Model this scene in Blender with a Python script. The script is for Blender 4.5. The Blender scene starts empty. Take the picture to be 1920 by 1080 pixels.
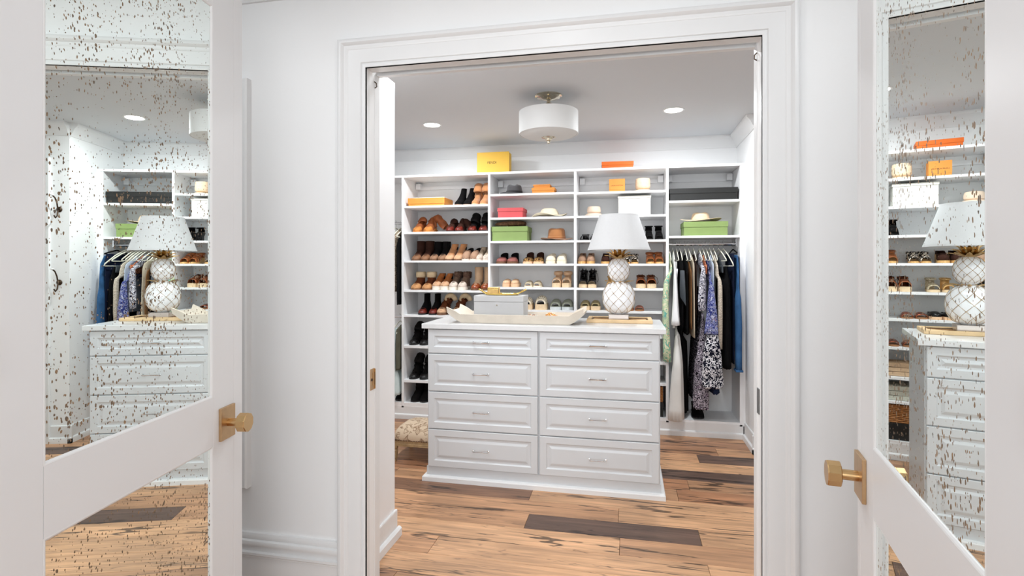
import bpy, bmesh, math, random
from mathutils import Vector, Matrix
random.seed(7)
PI = math.pi
C = bpy.context.scene.collection
SC = bpy.context.scene
# ------------------------------------------------------------------ camera, world, light, exposure
cam_d = bpy.data.cameras.new('camera'); cam = bpy.data.objects.new('camera', cam_d); C.objects.link(cam)
cam_d.sensor_width = 36; cam_d.lens = 19.09; cam_d.shift_y = -0.02089; cam_d.clip_start = .02
cam.location = (0, 0, 1.36); cam.rotation_euler = (PI/2, 0, 0.2069)
SC.camera = cam
SC.view_settings.view_transform = 'Standard'; SC.view_settings.look = 'None'
SC.view_settings.gamma = 1; SC.view_settings.use_curve_mapping = False
SC.view_settings.exposure = 0.26
wd = bpy.data.worlds.new('world'); SC.world = wd; wd.use_nodes = True
wd.node_tree.nodes['Background'].inputs[0].default_value = (.95, .975, 1, 1)
wd.node_tree.nodes['Background'].inputs[1].default_value = 1.0
def area(name, loc, sx, sy, power, col=(1, 1, 1), rot=(0, 0, 0), shape='RECTANGLE', spread=PI):
    d = bpy.data.lights.new(name, 'AREA'); d.shape = shape; d.size = sx
    if shape in ('RECTANGLE', 'ELLIPSE'): d.size_y = sy
    d.energy = power; d.color = col; d.spread = spread
    o = bpy.data.objects.new(name, d); C.objects.link(o); o.location = loc; o.rotation_euler = rot
    return o
LED_CLOSET = [(.33, 4.0), (-1.486, 4.03), (.33, 2.75), (-1.486, 2.75), (-1.0, 2.36)]  # two real downlights, then three unseen ones added to fill the shelves frontally
FILL_HALL = [(-.3, 1.08), (-1.6, 1.30), (.95, 1.30)]  # unseen lamps added to brighten the hall walls
for i, (x, y) in enumerate(LED_CLOSET): area('downlight_and_fill', (x, y, 2.4652), .11, .11, 14.5 if i < 2 else 7.5, (.93, .972, 1), shape='DISK')
for x, y in FILL_HALL: area('downlight_and_fill', (x, y, 2.5952), .11, .11, 3.0, (.93, .97, 1), shape='DISK')
area('rear_fill_light', (-.4, -2.6, 1.7), 3.4, 1.9, 74, (.94, .972, 1), (PI/2, 0, 0))   # added fill panel behind the camera, standing in for unseen daylight

# ------------------------------------------------------------------ materials
def lin(c):
    def g(v):
        v /= 255.0
        return v/12.92 if v <= .04045 else ((v+.055)/1.055)**2.4
    return (g(c[0]), g(c[1]), g(c[2]), 1)
def nodes(name):
    m = bpy.data.materials.new(name); m.use_nodes = True
    nt = m.node_tree; b = nt.nodes['Principled BSDF']
    return m, nt, b
def N(nt, t, **k):
    n = nt.nodes.new(t)
    for a, v in k.items():
        if a in n.inputs: n.inputs[a].default_value = v
        else: setattr(n, a, v)
    return n
_m = {}
def mat(name, col, rough=.6, metal=0, var=.06, scale=14, bump=.0, coat=0, emit=0, trans=0, sheen=0, bscale=None):
    if name in _m: return _m[name]
    m, nt, b = nodes(name)
    c = lin(col); L = nt.links.new
    b.inputs['Roughness'].default_value = rough; b.inputs['Metallic'].default_value = metal
    b.inputs['Coat Weight'].default_value = coat; b.inputs['Sheen Weight'].default_value = sheen
    if trans: b.inputs['Transmission Weight'].default_value = trans
    if rough >= .85 and not metal: b.inputs['Specular IOR Level'].default_value = .15
    tc = N(nt, 'ShaderNodeTexCoord'); nz = N(nt, 'ShaderNodeTexNoise'); nz.inputs['Scale'].default_value = scale
    nz.inputs['Detail'].default_value = 3
    L(tc.outputs['Object'], nz.inputs['Vector'])
    r = N(nt, 'ShaderNodeValToRGB')
    r.color_ramp.elements[0].position = .3; r.color_ramp.elements[1].position = .7
    r.color_ramp.elements[0].color = tuple(v*(1-var) for v in c[:3])+(1,)
    r.color_ramp.elements[1].color = tuple(min(1, v*(1+var)) for v in c[:3])+(1,)
    L(nz.outputs['Fac'], r.inputs['Fac']); L(r.outputs['Color'], b.inputs['Base Color'])
    if bump:
        n2 = N(nt, 'ShaderNodeTexNoise'); n2.inputs['Scale'].default_value = bscale or scale*6
        L(tc.outputs['Object'], n2.inputs['Vector'])
        bp = N(nt, 'ShaderNodeBump'); bp.inputs['Strength'].default_value = bump; bp.inputs['Distance'].default_value = .004
        L(n2.outputs['Fac'], bp.inputs['Height']); L(bp.outputs['Normal'], b.inputs['Normal'])
    if emit:
        b.inputs['Emission Color'].default_value = c; b.inputs['Emission Strength'].default_value = emit
    _m[name] = m; return m
def pattern(name, cols, scale=40, kind='noise', rough=.85, stretch=(1, 1, 1), dist=0.0, detail=2, stops=None):
    """printed cloth: constant colour steps over a noise, voronoi or wave field"""
    if name in _m: return _m[name]
    m, nt, b = nodes(name); L = nt.links.new
    b.inputs['Roughness'].default_value = rough; b.inputs['Specular IOR Level'].default_value = .15
    tc = N(nt, 'ShaderNodeTexCoord'); mp = N(nt, 'ShaderNodeMapping'); mp.inputs['Scale'].default_value = stretch
    L(tc.outputs['Object'], mp.inputs['Vector'])
    if kind == 'noise':
        t = N(nt, 'ShaderNodeTexNoise'); t.inputs['Scale'].default_value = scale; t.inputs['Detail'].default_value = detail
        t.inputs['Distortion'].default_value = dist; out = t.outputs['Fac']; lo, hi = .34, .66
    elif kind == 'voronoi':
        t = N(nt, 'ShaderNodeTexVoronoi'); t.inputs['Scale'].default_value = scale; out = t.outputs['Distance']; lo, hi = .1, .8
    elif kind == 'zigzag':
        t = N(nt, 'ShaderNodeTexWave'); t.wave_type = 'BANDS'; t.bands_direction = 'Z'; t.wave_profile = 'SIN'
        t.inputs['Scale'].default_value = scale; t.inputs['Distortion'].default_value = dist; t.inputs['Detail Scale'].default_value = 3
        out = t.outputs['Fac']; lo, hi = .2, .8
    L(mp.outputs['Vector'], t.inputs['Vector'])
    r = N(nt, 'ShaderNodeValToRGB'); r.color_ramp.interpolation = 'CONSTANT'
    e = r.color_ramp.elements; n = len(cols)
    while len(e) < n: e.new(.5)
    for i, c in enumerate(cols):
        e[i].position = stops[i] if stops else (0 if i == 0 else lo+(hi-lo)*i/n)
        e[i].color = lin(c)
    L(out, r.inputs['Fac']); L(r.outputs['Color'], b.inputs['Base Color'])
    _m[name] = m; return m

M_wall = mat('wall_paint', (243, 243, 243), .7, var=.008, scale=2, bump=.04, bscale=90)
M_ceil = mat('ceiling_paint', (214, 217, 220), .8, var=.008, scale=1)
M_trim = mat('white_enamel_trim', (232, 232, 232), .38, var=.008, scale=3)
M_door = mat('door_enamel', (230, 230, 231), .4, var=.008, scale=3)
M_mel = mat('white_melamine', (243, 243, 244), .45, var=.008, scale=3)
M_dress = mat('dresser_lacquer', (209, 212, 215), .36, var=.008, scale=3)
M_top = mat('white_quartz', (221, 222, 223), .22, var=.02, scale=30)
M_brass = mat('satin_brass', (205, 170, 122), .27, metal=1, var=.03, scale=20)
M_brass2 = mat('brushed_brass_face', (196, 164, 126), .38, metal=1, var=.05, scale=60)
M_chrome = mat('polished_chrome', (225, 225, 225), .08, metal=1, var=.01)
M_steel = mat('dull_steel', (120, 120, 120), .4, metal=1)
M_nickel = mat('polished_nickel', (222, 212, 192), .1, metal=1, var=.02)
M_gold = mat('gold_leaf_metal', (208, 172, 112), .3, metal=1, var=.1, scale=40)
M_dark = mat('dark_groove', (70, 70, 70), .9)
M_rod = mat('chrome_rod', (215, 215, 218), .15, metal=1, var=.01)
M_hang = mat('ivory_velvet', (226, 224, 208), .9, var=.03)
M_iron = mat('aged_bronze', (74, 58, 44), .4, metal=.8)
M_led = mat('led_lens', (255, 252, 245), .4, emit=14)
M_shade = mat('linen_lamp_shade', (208, 208, 209), .85, var=.012, scale=80, bump=.15, bscale=400)
M_drum = mat('opal_drum_shade', (214, 214, 213), .6, var=.01, emit=.04)
M_cer = mat('glazed_white_ceramic', (240, 240, 242), .16, var=.01, coat=.4)

def mirror_mat():
    m, nt, b = nodes('antiqued_mirror'); L = nt.links.new
    b.inputs['Metallic'].default_value = 1; b.inputs['Roughness'].default_value = .0
    b.inputs['Base Color'].default_value = (.87, .925, .90, 1)
    sp = nt.nodes.new('ShaderNodeBsdfPrincipled'); sp.inputs['Roughness'].default_value = .55
    tc = N(nt, 'ShaderNodeTexCoord')
    def spots(scale, thr, stretch, warp):
        mp = N(nt, 'ShaderNodeMapping'); mp.inputs['Scale'].default_value = stretch
        L(tc.outputs['Object'], mp.inputs['Vector'])
        wn = N(nt, 'ShaderNodeTexNoise'); wn.inputs['Scale'].default_value = 70
        L(mp.outputs['Vector'], wn.inputs['Vector'])
        mx = N(nt, 'ShaderNodeMix', data_type='RGBA'); mx.blend_type = 'ADD'; mx.inputs[0].default_value = warp
        L(mp.outputs['Vector'], mx.inputs[6]); L(wn.outputs['Color'], mx.inputs[7])
        v = N(nt, 'ShaderNodeTexVoronoi'); v.inputs['Scale'].default_value = scale; v.inputs['Randomness'].default_value = 1
        L(mx.outputs[2], v.inputs['Vector'])
        # size of each spot depends on its cell's own random value
        sep = N(nt, 'ShaderNodeSeparateColor'); L(v.outputs['Color'], sep.inputs[0])
        pw = N(nt, 'ShaderNodeMath', operation='POWER'); L(sep.outputs[0], pw.inputs[0]); pw.inputs[1].default_value = 2.3
        big = N(nt, 'ShaderNodeTexNoise'); big.inputs['Scale'].default_value = 5.5; big.inputs['Detail'].default_value = 2
        L(tc.outputs['Object'], big.inputs['Vector'])
        dn = N(nt, 'ShaderNodeMapRange'); dn.inputs[1].default_value = .36; dn.inputs[2].default_value = .66
        dn.inputs[3].default_value = .35; dn.inputs[4].default_value = 1.25
        L(big.outputs['Fac'], dn.inputs[0])
        mu = N(nt, 'ShaderNodeMath', operation='MULTIPLY'); L(pw.outputs[0], mu.inputs[0]); L(dn.outputs[0], mu.inputs[1])
        mu2 = N(nt, 'ShaderNodeMath', operation='MULTIPLY'); L(mu.outputs[0], mu2.inputs[0]); mu2.inputs[1].default_value = thr
        lt = N(nt, 'ShaderNodeMath', operation='LESS_THAN'); L(v.outputs['Distance'], lt.inputs[0]); L(mu2.outputs[0], lt.inputs[1])
        return lt.outputs[0], sep.outputs[1]
    a, ra = spots(175, .58, (1, 1, .62), .007)
    c, rc = spots(84, .29, (1, 1, .68), .010)
    mx = N(nt, 'ShaderNodeMath', operation='MAXIMUM'); L(a, mx.inputs[0]); L(c, mx.inputs[1])
    cr = N(nt, 'ShaderNodeValToRGB'); cr.color_ramp.elements[0].color = lin((88, 78, 66)); cr.color_ramp.elements[1].color = lin((150, 120, 86))
    L(ra, cr.inputs['Fac']); L(cr.outputs['Color'], sp.inputs['Base Color'])
    ms = N(nt, 'ShaderNodeMixShader'); out = nt.nodes['Material Output']
    L(mx.outputs[0], ms.inputs[0]); L(b.outputs[0], ms.inputs[1]); L(sp.outputs[0], ms.inputs[2]); L(ms.outputs[0], out.inputs[0])
    return m
M_mirror = mirror_mat()

def plank_mat():
    m, nt, b = nodes('oak_plank'); L = nt.links.new
    tc = N(nt, 'ShaderNodeTexCoord'); oi = N(nt, 'ShaderNodeObjectInfo')
    off = N(nt, 'ShaderNodeVectorMath', operation='SCALE'); off.inputs[0].default_value = (31, 17, 9); L(oi.outputs['Random'], off.inputs['Scale'])
    ad = N(nt, 'ShaderNodeVectorMath', operation='ADD'); L(tc.outputs['Object'], ad.inputs[0]); L(off.outputs[0], ad.inputs[1])
    def mapped(s):
        mp = N(nt, 'ShaderNodeMapping'); mp.inputs['Scale'].default_value = s; L(ad.outputs[0], mp.inputs['Vector']); return mp.outputs[0]
    g = N(nt, 'ShaderNodeTexNoise'); g.inputs['Scale'].default_value = 5; g.inputs['Detail'].default_value = 7; g.inputs['Distortion'].default_value = .9
    L(mapped((.5, 9, 1)), g.inputs['Vector'])
    cl = N(nt, 'ShaderNodeTexNoise'); cl.inputs['Scale'].default_value = 2.4; cl.inputs['Detail'].default_value = 3
    L(mapped((1, 3.2, 1)), cl.inputs['Vector'])
    gr = N(nt, 'ShaderNodeMapRange'); gr.inputs[1].default_value = .3; gr.inputs[2].default_value = .7; gr.inputs[3].default_value = .70; gr.inputs[4].default_value = 1.22
    L(g.outputs['Fac'], gr.inputs[0])
    c2 = N(nt, 'ShaderNodeMapRange'); c2.inputs[1].default_value = .3; c2.inputs[2].default_value = .7; c2.inputs[3].default_value = .78; c2.inputs[4].default_value = 1.2
    L(cl.outputs['Fac'], c2.inputs[0])
    mu = N(nt, 'ShaderNodeMath', operation='MULTIPLY'); L(gr.outputs[0], mu.inputs[0]); L(c2.outputs[0], mu.inputs[1])
    vs = N(nt, 'ShaderNodeVectorMath', operation='SCALE'); L(oi.outputs['Color'], vs.inputs[0]); L(mu.outputs[0], vs.inputs['Scale'])
    # knots
    kv = N(nt, 'ShaderNodeTexVoronoi'); kv.inputs['Scale'].default_value = 2.3; L(mapped((1, 2.6, 1)), kv.inputs['Vector'])
    kr = N(nt, 'ShaderNodeMapRange'); kr.inputs[1].default_value = .035; kr.inputs[2].default_value = .13; kr.inputs[3].default_value = .22; kr.inputs[4].default_value = 1
    L(kv.outputs['Distance'], kr.inputs[0])
    # long dark cracks along the grain
    ck = N(nt, 'ShaderNodeTexNoise'); ck.inputs['Scale'].default_value = 2.6; ck.inputs['Detail'].default_value = 5; ck.inputs['Distortion'].default_value = .25
    L(mapped((.32, 4.2, 1)), ck.inputs['Vector'])
    sb = N(nt, 'ShaderNodeMath', operation='SUBTRACT'); L(ck.outputs['Fac'], sb.inputs[0]); sb.inputs[1].default_value = .5
    ab = N(nt, 'ShaderNodeMath', operation='ABSOLUTE'); L(sb.outputs[0], ab.inputs[0])
    gate = N(nt, 'ShaderNodeTexNoise'); gate.inputs['Scale'].default_value = 1.7; L(mapped((.9, 2.2, 1)), gate.inputs['Vector'])
    gm = N(nt, 'ShaderNodeMapRange'); gm.inputs[1].default_value = .47; gm.inputs[2].default_value = .60; gm.inputs[3].default_value = 0; gm.inputs[4].default_value = .015
    L(gate.outputs['Fac'], gm.inputs[0])
    df = N(nt, 'ShaderNodeMath', operation='SUBTRACT'); L(ab.outputs[0], df.inputs[0]); L(gm.outputs[0], df.inputs[1])
    cm = N(nt, 'ShaderNodeMapRange'); cm.inputs[1].default_value = -.002; cm.inputs[2].default_value = .006; cm.inputs[3].default_value = .22; cm.inputs[4].default_value = 1
    L(df.outputs[0], cm.inputs[0])
    k2 = N(nt, 'ShaderNodeMath', operation='MULTIPLY'); L(kr.outputs[0], k2.inputs[0]); L(cm.outputs[0], k2.inputs[1])
    v2 = N(nt, 'ShaderNodeVectorMath', operation='SCALE'); L(vs.outputs[0], v2.inputs[0]); L(k2.outputs[0], v2.inputs['Scale'])
    L(v2.outputs[0], b.inputs['Base Color']); b.inputs['Roughness'].default_value = .42
    bp = N(nt, 'ShaderNodeBump'); bp.inputs['Strength'].default_value = .25; bp.inputs['Distance'].default_value = .002
    L(k2.outputs[0], bp.inputs['Height']); L(bp.outputs[0], b.inputs['Normal'])
    return m
M_plank = plank_mat()

# ------------------------------------------------------------------ mesh helpers
class G:
    def __init__(s): s.v = []; s.f = []
    def add(s, vs, fs):
        n = len(s.v); s.v += [tuple(p) for p in vs]; s.f += [tuple(i+n for i in f) for f in fs]; return s
    def box(s, x0, x1, y0, y1, z0, z1):
        return s.add([(x0,y0,z0),(x1,y0,z0),(x1,y1,z0),(x0,y1,z0),(x0,y0,z1),(x1,y0,z1),(x1,y1,z1),(x0,y1,z1)],
                     [(0,3,2,1),(4,5,6,7),(0,1,5,4),(1,2,6,5),(2,3,7,6),(3,0,4,7)])
    def loft(s, rings, cap0=True, cap1=True, closed=True):
        n = len(rings[0]); vs = [p for r in rings for p in r]; fs = []
        for i in range(len(rings)-1):
            for j in range(n if closed else n-1):
                k = (j+1) % n
                fs.append((i*n+j, i*n+k, (i+1)*n+k, (i+1)*n+j))
        if cap0: fs.append(tuple(range(n-1, -1, -1)))
        if cap1: fs.append(tuple((len(rings)-1)*n+j for j in range(n)))
        return s.add(vs, fs)
    def tube(s, pts, r, n=8, caps=True):
        pts = [Vector(p) for p in pts]; rings = []; up = None
        for i, p in enumerate(pts):
            t = (pts[min(i+1, len(pts)-1)]-pts[max(i-1, 0)]).normalized()
            if up is None: up = Vector((0, 0, 1)) if abs(t.z) < .9 else Vector((1, 0, 0))
            a = t.cross(up).normalized(); bb = a.cross(t).normalized(); up = bb
            rr = r[i] if isinstance(r, (list, tuple)) else r
            if not isinstance(rr, (list, tuple)): rr = (rr, rr)
            rings.append([p+a*math.cos(2*PI*k/n)*rr[0]+bb*math.sin(2*PI*k/n)*rr[1] for k in range(n)])
        return s.loft(rings, caps, caps)
    def lathe(s, prof, n=32, cx=0, cy=0, mod=None):
        rings = []
        for r, z in prof:
            rings.append([(cx+(r*(mod(a, z) if mod else 1))*math.cos(a), cy+(r*(mod(a, z) if mod else 1))*math.sin(a), z) for a in [2*PI*k/n for k in range(n)]])
        loop = prof[0] == prof[-1]
        return s.loft(rings, prof[0][0] > 1e-5 and not loop, prof[-1][0] > 1e-5 and not loop)
    def disc(s, cx, cy, z, r, n=24, t=.002): return s.lathe([(r, z), (r, z+t)], n, cx, cy)
def obj(name, g, m, parent=None, smooth=False, bev=0, solid=0, sub=0, segs=2):
    me = bpy.data.meshes.new(name); me.from_pydata(g.v, [], g.f)
    bm = bmesh.new(); bm.from_mesh(me)
    bmesh.ops.recalc_face_normals(bm, faces=bm.faces)
    if bev: bmesh.ops.bevel(bm, geom=[e for e in bm.edges], offset=bev, segments=segs, affect='EDGES', profile=.5, clamp_overlap=True)
    bm.to_mesh(me); bm.free(); me.materials.append(m)
    if smooth:
        for p in me.polygons: p.use_smooth = True
    o = bpy.data.objects.new(name, me); C.objects.link(o)
    if smooth == 'auto': 
        md = None
        for p in me.polygons: p.use_smooth = True
        try: me.set_sharp_from_angle(angle=math.radians(38))
        except Exception: pass
    if parent: o.parent = parent
    if solid:
        md = o.modifiers.new('solid', 'SOLIDIFY'); md.thickness = solid; md.offset = -1
    if sub:
        md = o.modifiers.new('sub', 'SUBSURF'); md.levels = sub; md.render_levels = sub
    return o
def tag(o, label=None, cat=None, group=None, kind=None):
    if label: o['label'] = label
    if cat: o['category'] = cat
    if group: o['group'] = group
    if kind: o['kind'] = kind
    return o
def thing(name, loc, label=None, cat=None, group=None, rz=0, kind=None):
    o = bpy.data.objects.new(name, None); C.objects.link(o); o.location = loc; o.rotation_euler = (0, 0, rz)
    o.empty_display_size = .05
    return tag(o, label, cat, group, kind)
def interp(x, tab):
    if x <= tab[0][0]: return tab[0][1]
    for (a, b), (c, d) in zip(tab, tab[1:]):
        if x <= c: return b+(d-b)*(x-a)/(c-a)
    return tab[-1][1]

# ------------------------------------------------------------------ SETTING
OX0, OX1, OZ = -1.028, .463, 2.163          # closet opening
WY0, WY1 = 2.033, 2.15                      # its wall, front and back face
XL, XR, YB = -2.85, .92, 4.90               # closet
CH, VH = 2.47, 2.60                         # ceilings of closet and hall
floor = obj('floor', G().box(-2.95, 1.9, -3.4, 5.05, -.08, -.0145), M_dark); tag(floor, kind='structure')
pal = {'t': (194, 147, 110), 'l': (204, 158, 119), 'b': (172, 126, 94), 'r': (178, 127, 92), 'd': (106, 82, 70), 'k': (142, 104, 80)}
fixed = {(2.272, 0): [(-2.9, 't'), (-1.3, 'l'), (.1, 't')], (2.104, 0): [(-2.9, 'b'), (-1.0, 't'), (.5, 'l')],
         (2.776, 0): [(-2.9, 't'), (-1.75, 't'), (-.52, 'd'), (.364, 'l'), (1.5, 't')],
         (2.944, 0): [(-2.9, 'b'), (-1.6, 't'), (-.04, 'l'), (1.3, 'b')],
         (2.608, 0): [(-2.9, 't'), (-1.9, 'l'), (-.03, 't'), (1.4, 'r')],
         (2.44, 0): [(-2.9, 'b'), (-2.2, 't'), (-.923, 'l'), (.364, 'l'), (1.6, 'b')],
         (3.112, 0): [(-2.9, 'r'), (-1.78, 'k'), (-.555, 'l'), (.9, 't')],
         (3.28, 0): [(-2.9, 'b'), (-1.5, 't'), (.3, 'r')],
         (3.448, 0): [(-2.9, 't'), (-1.9, 'r'), (.38, 't')],
         (3.616, 0): [(-2.9, 't'), (-1.2, 't'), (.0, 'd')],
         (3.784, 0): [(-2.9, 'r'), (-2.1, 'b'), (.1, 'l'), (1.2, 't')],
         (3.952, 0): [(-2.9, 'b'), (-1.4, 't'), (.5, 'd'), (1.5, 't')]}
rows = []
k = 0
y0 = 2.44-.168*20
while y0 < 4.9:
    key = [q for q in fixed if abs(q[0]-y0) < .01]
    if key: segs = fixed[key[0]]
    else:
        segs = []; x = -2.9
        rr = random.Random(int(round(y0*1000)))
        nxt = x+rr.uniform(.4, 1.6)
        while x < 1.85:
            segs.append((x, rr.choice('ttlbrktl' if y0 > 2.3 or y0 < 1.2 else 'ttlbrkdt'))); x = nxt; nxt = x+rr.uniform(.9, 1.9)
    for i, (xa, ck) in enumerate(segs):
        xb = segs[i+1][0] if i+1 < len(segs) else 1.85
        g = G(); h = .013; w = .166/2; l = (xb-xa)/2-.0006; c = .0016
        def rg(a, b2, z): return [(-a, -b2, z), (a, -b2, z), (a, b2, z), (-a, b2, z)]
        g.loft([rg(l, w+.0003, -h), rg(l, w+.0003, -c), rg(l-c*.6, w-c*.6, 0)])
        o = obj('plank', g, M_plank, floor); o.location = ((xa+xb)/2, y0+.084, 0)
        c3 = lin(pal[ck]); j = random.Random(int(xa*977+y0*7919)).uniform(.9, 1.1)
        o.color = (c3[0]*j, c3[1]*j, c3[2]*j, 1)
    y0 += .168
def structure(name, g, m, **k): return tag(obj(name, g, m, **k), kind='structure')
g = G()   # wall with the closet opening
g.box(-2.30, OX0-.001, WY0, WY1, 0, VH); g.box(OX1+.001, 1.5, WY0, WY1, 0, VH); g.box(OX0-.001, OX1+.001, WY0, WY1, OZ+.07, VH)
structure('wall_front', g, M_wall)
structure('wall_back', G().box(XL-.1, XR+.9, YB, YB+.1, -.01, 2.7), M_wall)
structure('wall_left', G().box(XL-.1, XL, WY1, YB, -.01, 2.7), M_wall)
structure('wall_front_closet', G().box(XL-.1, -2.30, WY0, WY1, -.01, 2.7), M_wall)
g = G().box(XR, XR+.9, 4.22, YB, -.01, 2.7); structure('wall_right', g, M_wall)
structure('wall_right_recess', G().box(1.75, 1.85, WY1, 4.22, -.01, 2.7), M_wall)
structure('wall_front_right', G().box(1.5, 1.85, WY0, WY1, -.01, 2.7), M_wall)
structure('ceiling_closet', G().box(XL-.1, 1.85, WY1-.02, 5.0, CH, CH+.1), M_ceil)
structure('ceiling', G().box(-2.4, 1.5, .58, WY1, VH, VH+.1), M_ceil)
structure('wall_left_hall', G().box(-2.4, -2.30, .58, WY1, 0, VH), M_wall)
structure('wall_right_hall', G().box(1.40, 1.5, .58, WY0, 0, VH), M_wall)
g = G(); g.box(-2.30, -1.23, .58, .67, 0, VH); g.box(.50, 1.40, .58, .67, 0, VH); g.box(-1.23, .50, .58, .67, 2.33, VH)
structure('wall_near', g, M_wall)
structure('ceiling_bedroom', G().box(-2.9, 1.85, -3.3, .58, 2.7, 2.8), M_ceil)

# door casing round the opening: a profile swept up, over and down with mitres
def casing(name, x0, x1, zt, prof, yf):
    """prof: (offset outward from the opening, proud of wall)"""
    g = G(); rings = []
    for corner in range(4):
        r = []
        for w, d in prof:
            x = (x0-w) if corner < 2 else (x1+w); z = 0 if corner in (0, 3) else zt+w
            r.append((x, yf-d, z))
        rings.append(r)
    g.loft(rings, False, False, closed=False)
    return structure(name, g, M_trim, smooth='auto')
casing('trim_1', OX0, OX1, OZ, [(.0, 0), (.0, .012), (.004, .015), (.012, .015), (.016, .012), (.019, .0175), (.024, .019), (.072, .019),
        (.074, .021), (.080, .024), (.088, .0245), (.093, .031), (.098, .035), (.108, .035), (.1135, .031), (.1145, .0)], WY0)
# jambs: front strip, door slot, back strip
g = G()
for (xa, xb) in ((OX0-.02, OX0), (OX1, OX1+.02)):
    g.box(xa, xb, WY0-.012, WY0+.024, 0, OZ); g.box(xa, xb, WY0+.072, WY1, 0, OZ)
g.box(OX0-.02, OX1+.02, WY0-.012, WY0+.050, OZ, OZ+.02); g.box(OX0-.02, OX1+.02, WY0+.092, WY1, OZ, OZ+.02)
structure('trim_2', g, M_trim)
structure('trim_3', G().box(OX0-.02, OX1+.02, WY0+.050, WY0+.092, OZ+.045, OZ+.065), M_dark)
for nm, x0, x1 in (('door_3', OX0-.04, OX0-.0015), ('door_4', OX1+.0015, OX1+.04)):
    d = thing(nm, ((x0+x1)/2, WY0+.048, 0), kind='structure')
    obj('door_edge', G().box(-.0192, .0192, -.0215, .0215, .01, OZ+.03), M_door, d, bev=.001)
    s = 1 if nm == 'door_3' else -1; cx = s*.0192
    if s > 0:
        pl = obj('edge_pull', G().box(cx-.001, cx+.0035, -.017, .019, .850, .937), M_brass2, d, bev=.0008)
        obj('pull_lever', G().box(cx+.0035, cx+.0065, .002, .010, .866, .921), M_brass, pl, bev=.0008)
        obj('pull_rim', G().box(cx+.0035, cx+.0075, .015, .019, .852, .935), M_brass, pl)
        obj('lock_hole', G().tube([(cx+.0036, -.010, .893), (cx+.006, -.010, .893)], .006, 12), M_iron, pl)
    else:
        obj('edge_pull', G().box(cx-.004, cx+.001, -.017, .012, .835, .925), M_steel, d, bev=.0008)
# pocket door hooks in jambs
for i, (x, s) in enumerate(((OX0, 1), (OX1, -1))):
    g = G(); g.tube([(x, 2.10, 2.132), (x+s*.008, 2.103, 2.125), (x+s*.008, 2.106, 2.112), (x, 2.104, 2.106)], .0022, 8)
    o = obj('door_bumper_clip', g, M_iron); tag(o, ['small dark metal clip high on the left jamb of the closet opening', 'small dark metal clip high on the right jamb of the closet opening'][i], 'clip')
def sweep_x(name, prof, x0, x1, y, sgn=-1, m=M_trim, par=None):
    """profile (depth, z) run along x on a wall at y"""
    g = G(); g.loft([[(x0, y+sgn*d, z) for d, z in prof], [(x1, y+sgn*d, z) for d, z in prof]])
    return structure(name, g, m, smooth='auto')
def sweep_y(name, prof, y0, y1, x, sgn=-1, m=M_trim):
    g = G(); g.loft([[(x+sgn*d, y0, z) for d, z in prof], [(x+sgn*d, y1, z) for d, z in prof]])
    return structure(name, g, m, smooth='auto')
TB = [(0, .236), (.010, .234), (.013, .226), (.015, .214), (.013, .209), (.022, .205), (.0245, .196), (.022, .186), (.013, .183), (.013, .160),
      (.024, .157), (.024, .147), (.019, .142), (.019, .136), (.015, .133), (.015, 0), (0, 0)]
sweep_x('baseboard_front_left', TB, -2.30, OX0-.115, WY0); sweep_x('baseboard_front_right', TB, OX1+.115, 1.40, WY0)
CR = [(0, VH-.121), (.010, VH-.121), (.013, VH-.108), (.022, VH-.104), (.030, VH-.080), (.048, VH-.052), (.075, VH-.034), (.084, VH-.030), (.086, VH-.014), (.095, VH-.012), (.095, VH), (0, VH)]
sweep_x('trim_5', CR, -2.30, 1.40, WY0); sweep_y('trim_6', CR, .67, WY0, -2.30, 1); sweep_y('trim_7', CR, .67, WY0, 1.40, -1)
CC = [(0, CH-.10), (.008, CH-.10), (.012, CH-.085), (.022, CH-.074), (.034, CH-.045), (.052, CH-.026), (.058, CH-.022), (.062, CH-.010), (.062, CH), (0, CH)]
sweep_x('trim_8', CC, XL, XR, YB); sweep_y('trim_9', CC, 4.22, YB, XR, -1); sweep_y('trim_10', CC, WY1, YB, XL, 1); sweep_x('trim_11', CC, XL, 1.75, WY1, 1)
sweep_x('trim_12', [(d, z) for d, z in CC], XR, 1.75, 4.22, -1)
BB = [(0, .135), (.006, .135), (.010, .130), (.010, .046), (.022, .040), (.024, .034), (.024, 0), (0, 0)]
sweep_y('baseboard_right', BB, 4.196, 4.549, XR, -1); sweep_x('baseboard_right_return', BB, XR-.024, 1.05, 4.22)
sweep_y('baseboard_left', BB, WY1, YB, XL, 1)
# side door beyond the recess (only its casing shows, in the mirror)
g = G(); g.box(1.05, 1.14, 4.194, 4.22, 0, 2.2); structure('trim_13', g, M_trim, bev=.004)
structure('door_5', G().box(1.14, 1.75, 4.205, 4.22, 0, 2.1), M_door)
# white framed panel on the wall, behind the left door
t = thing('framed_panel', (-1.83, WY0, .425), 'tall white framed panel mounted on the hall wall behind the left mirrored door', 'panel')
def ringframe(w, h, inw, dep, bevw=.006):
    g = G()
    def q(a, y): return [(-w/2+a, y, a), (w/2-a, y, a), (w/2-a, y, h-a), (-w/2+a, y, h-a)]
    g.loft([q(0, 0), q(0, -dep+bevw), q(bevw, -dep), q(inw-.008, -dep), q(inw, -dep*.5), q(inw, 0)], False, False)
    return g
obj('frame', ringframe(.54, 1.729, .045, .034), M_trim, t, smooth='auto')
obj('panel', G().box(-.24, .24, -.008, 0, .03, 1.70), M_wall, t)
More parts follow.
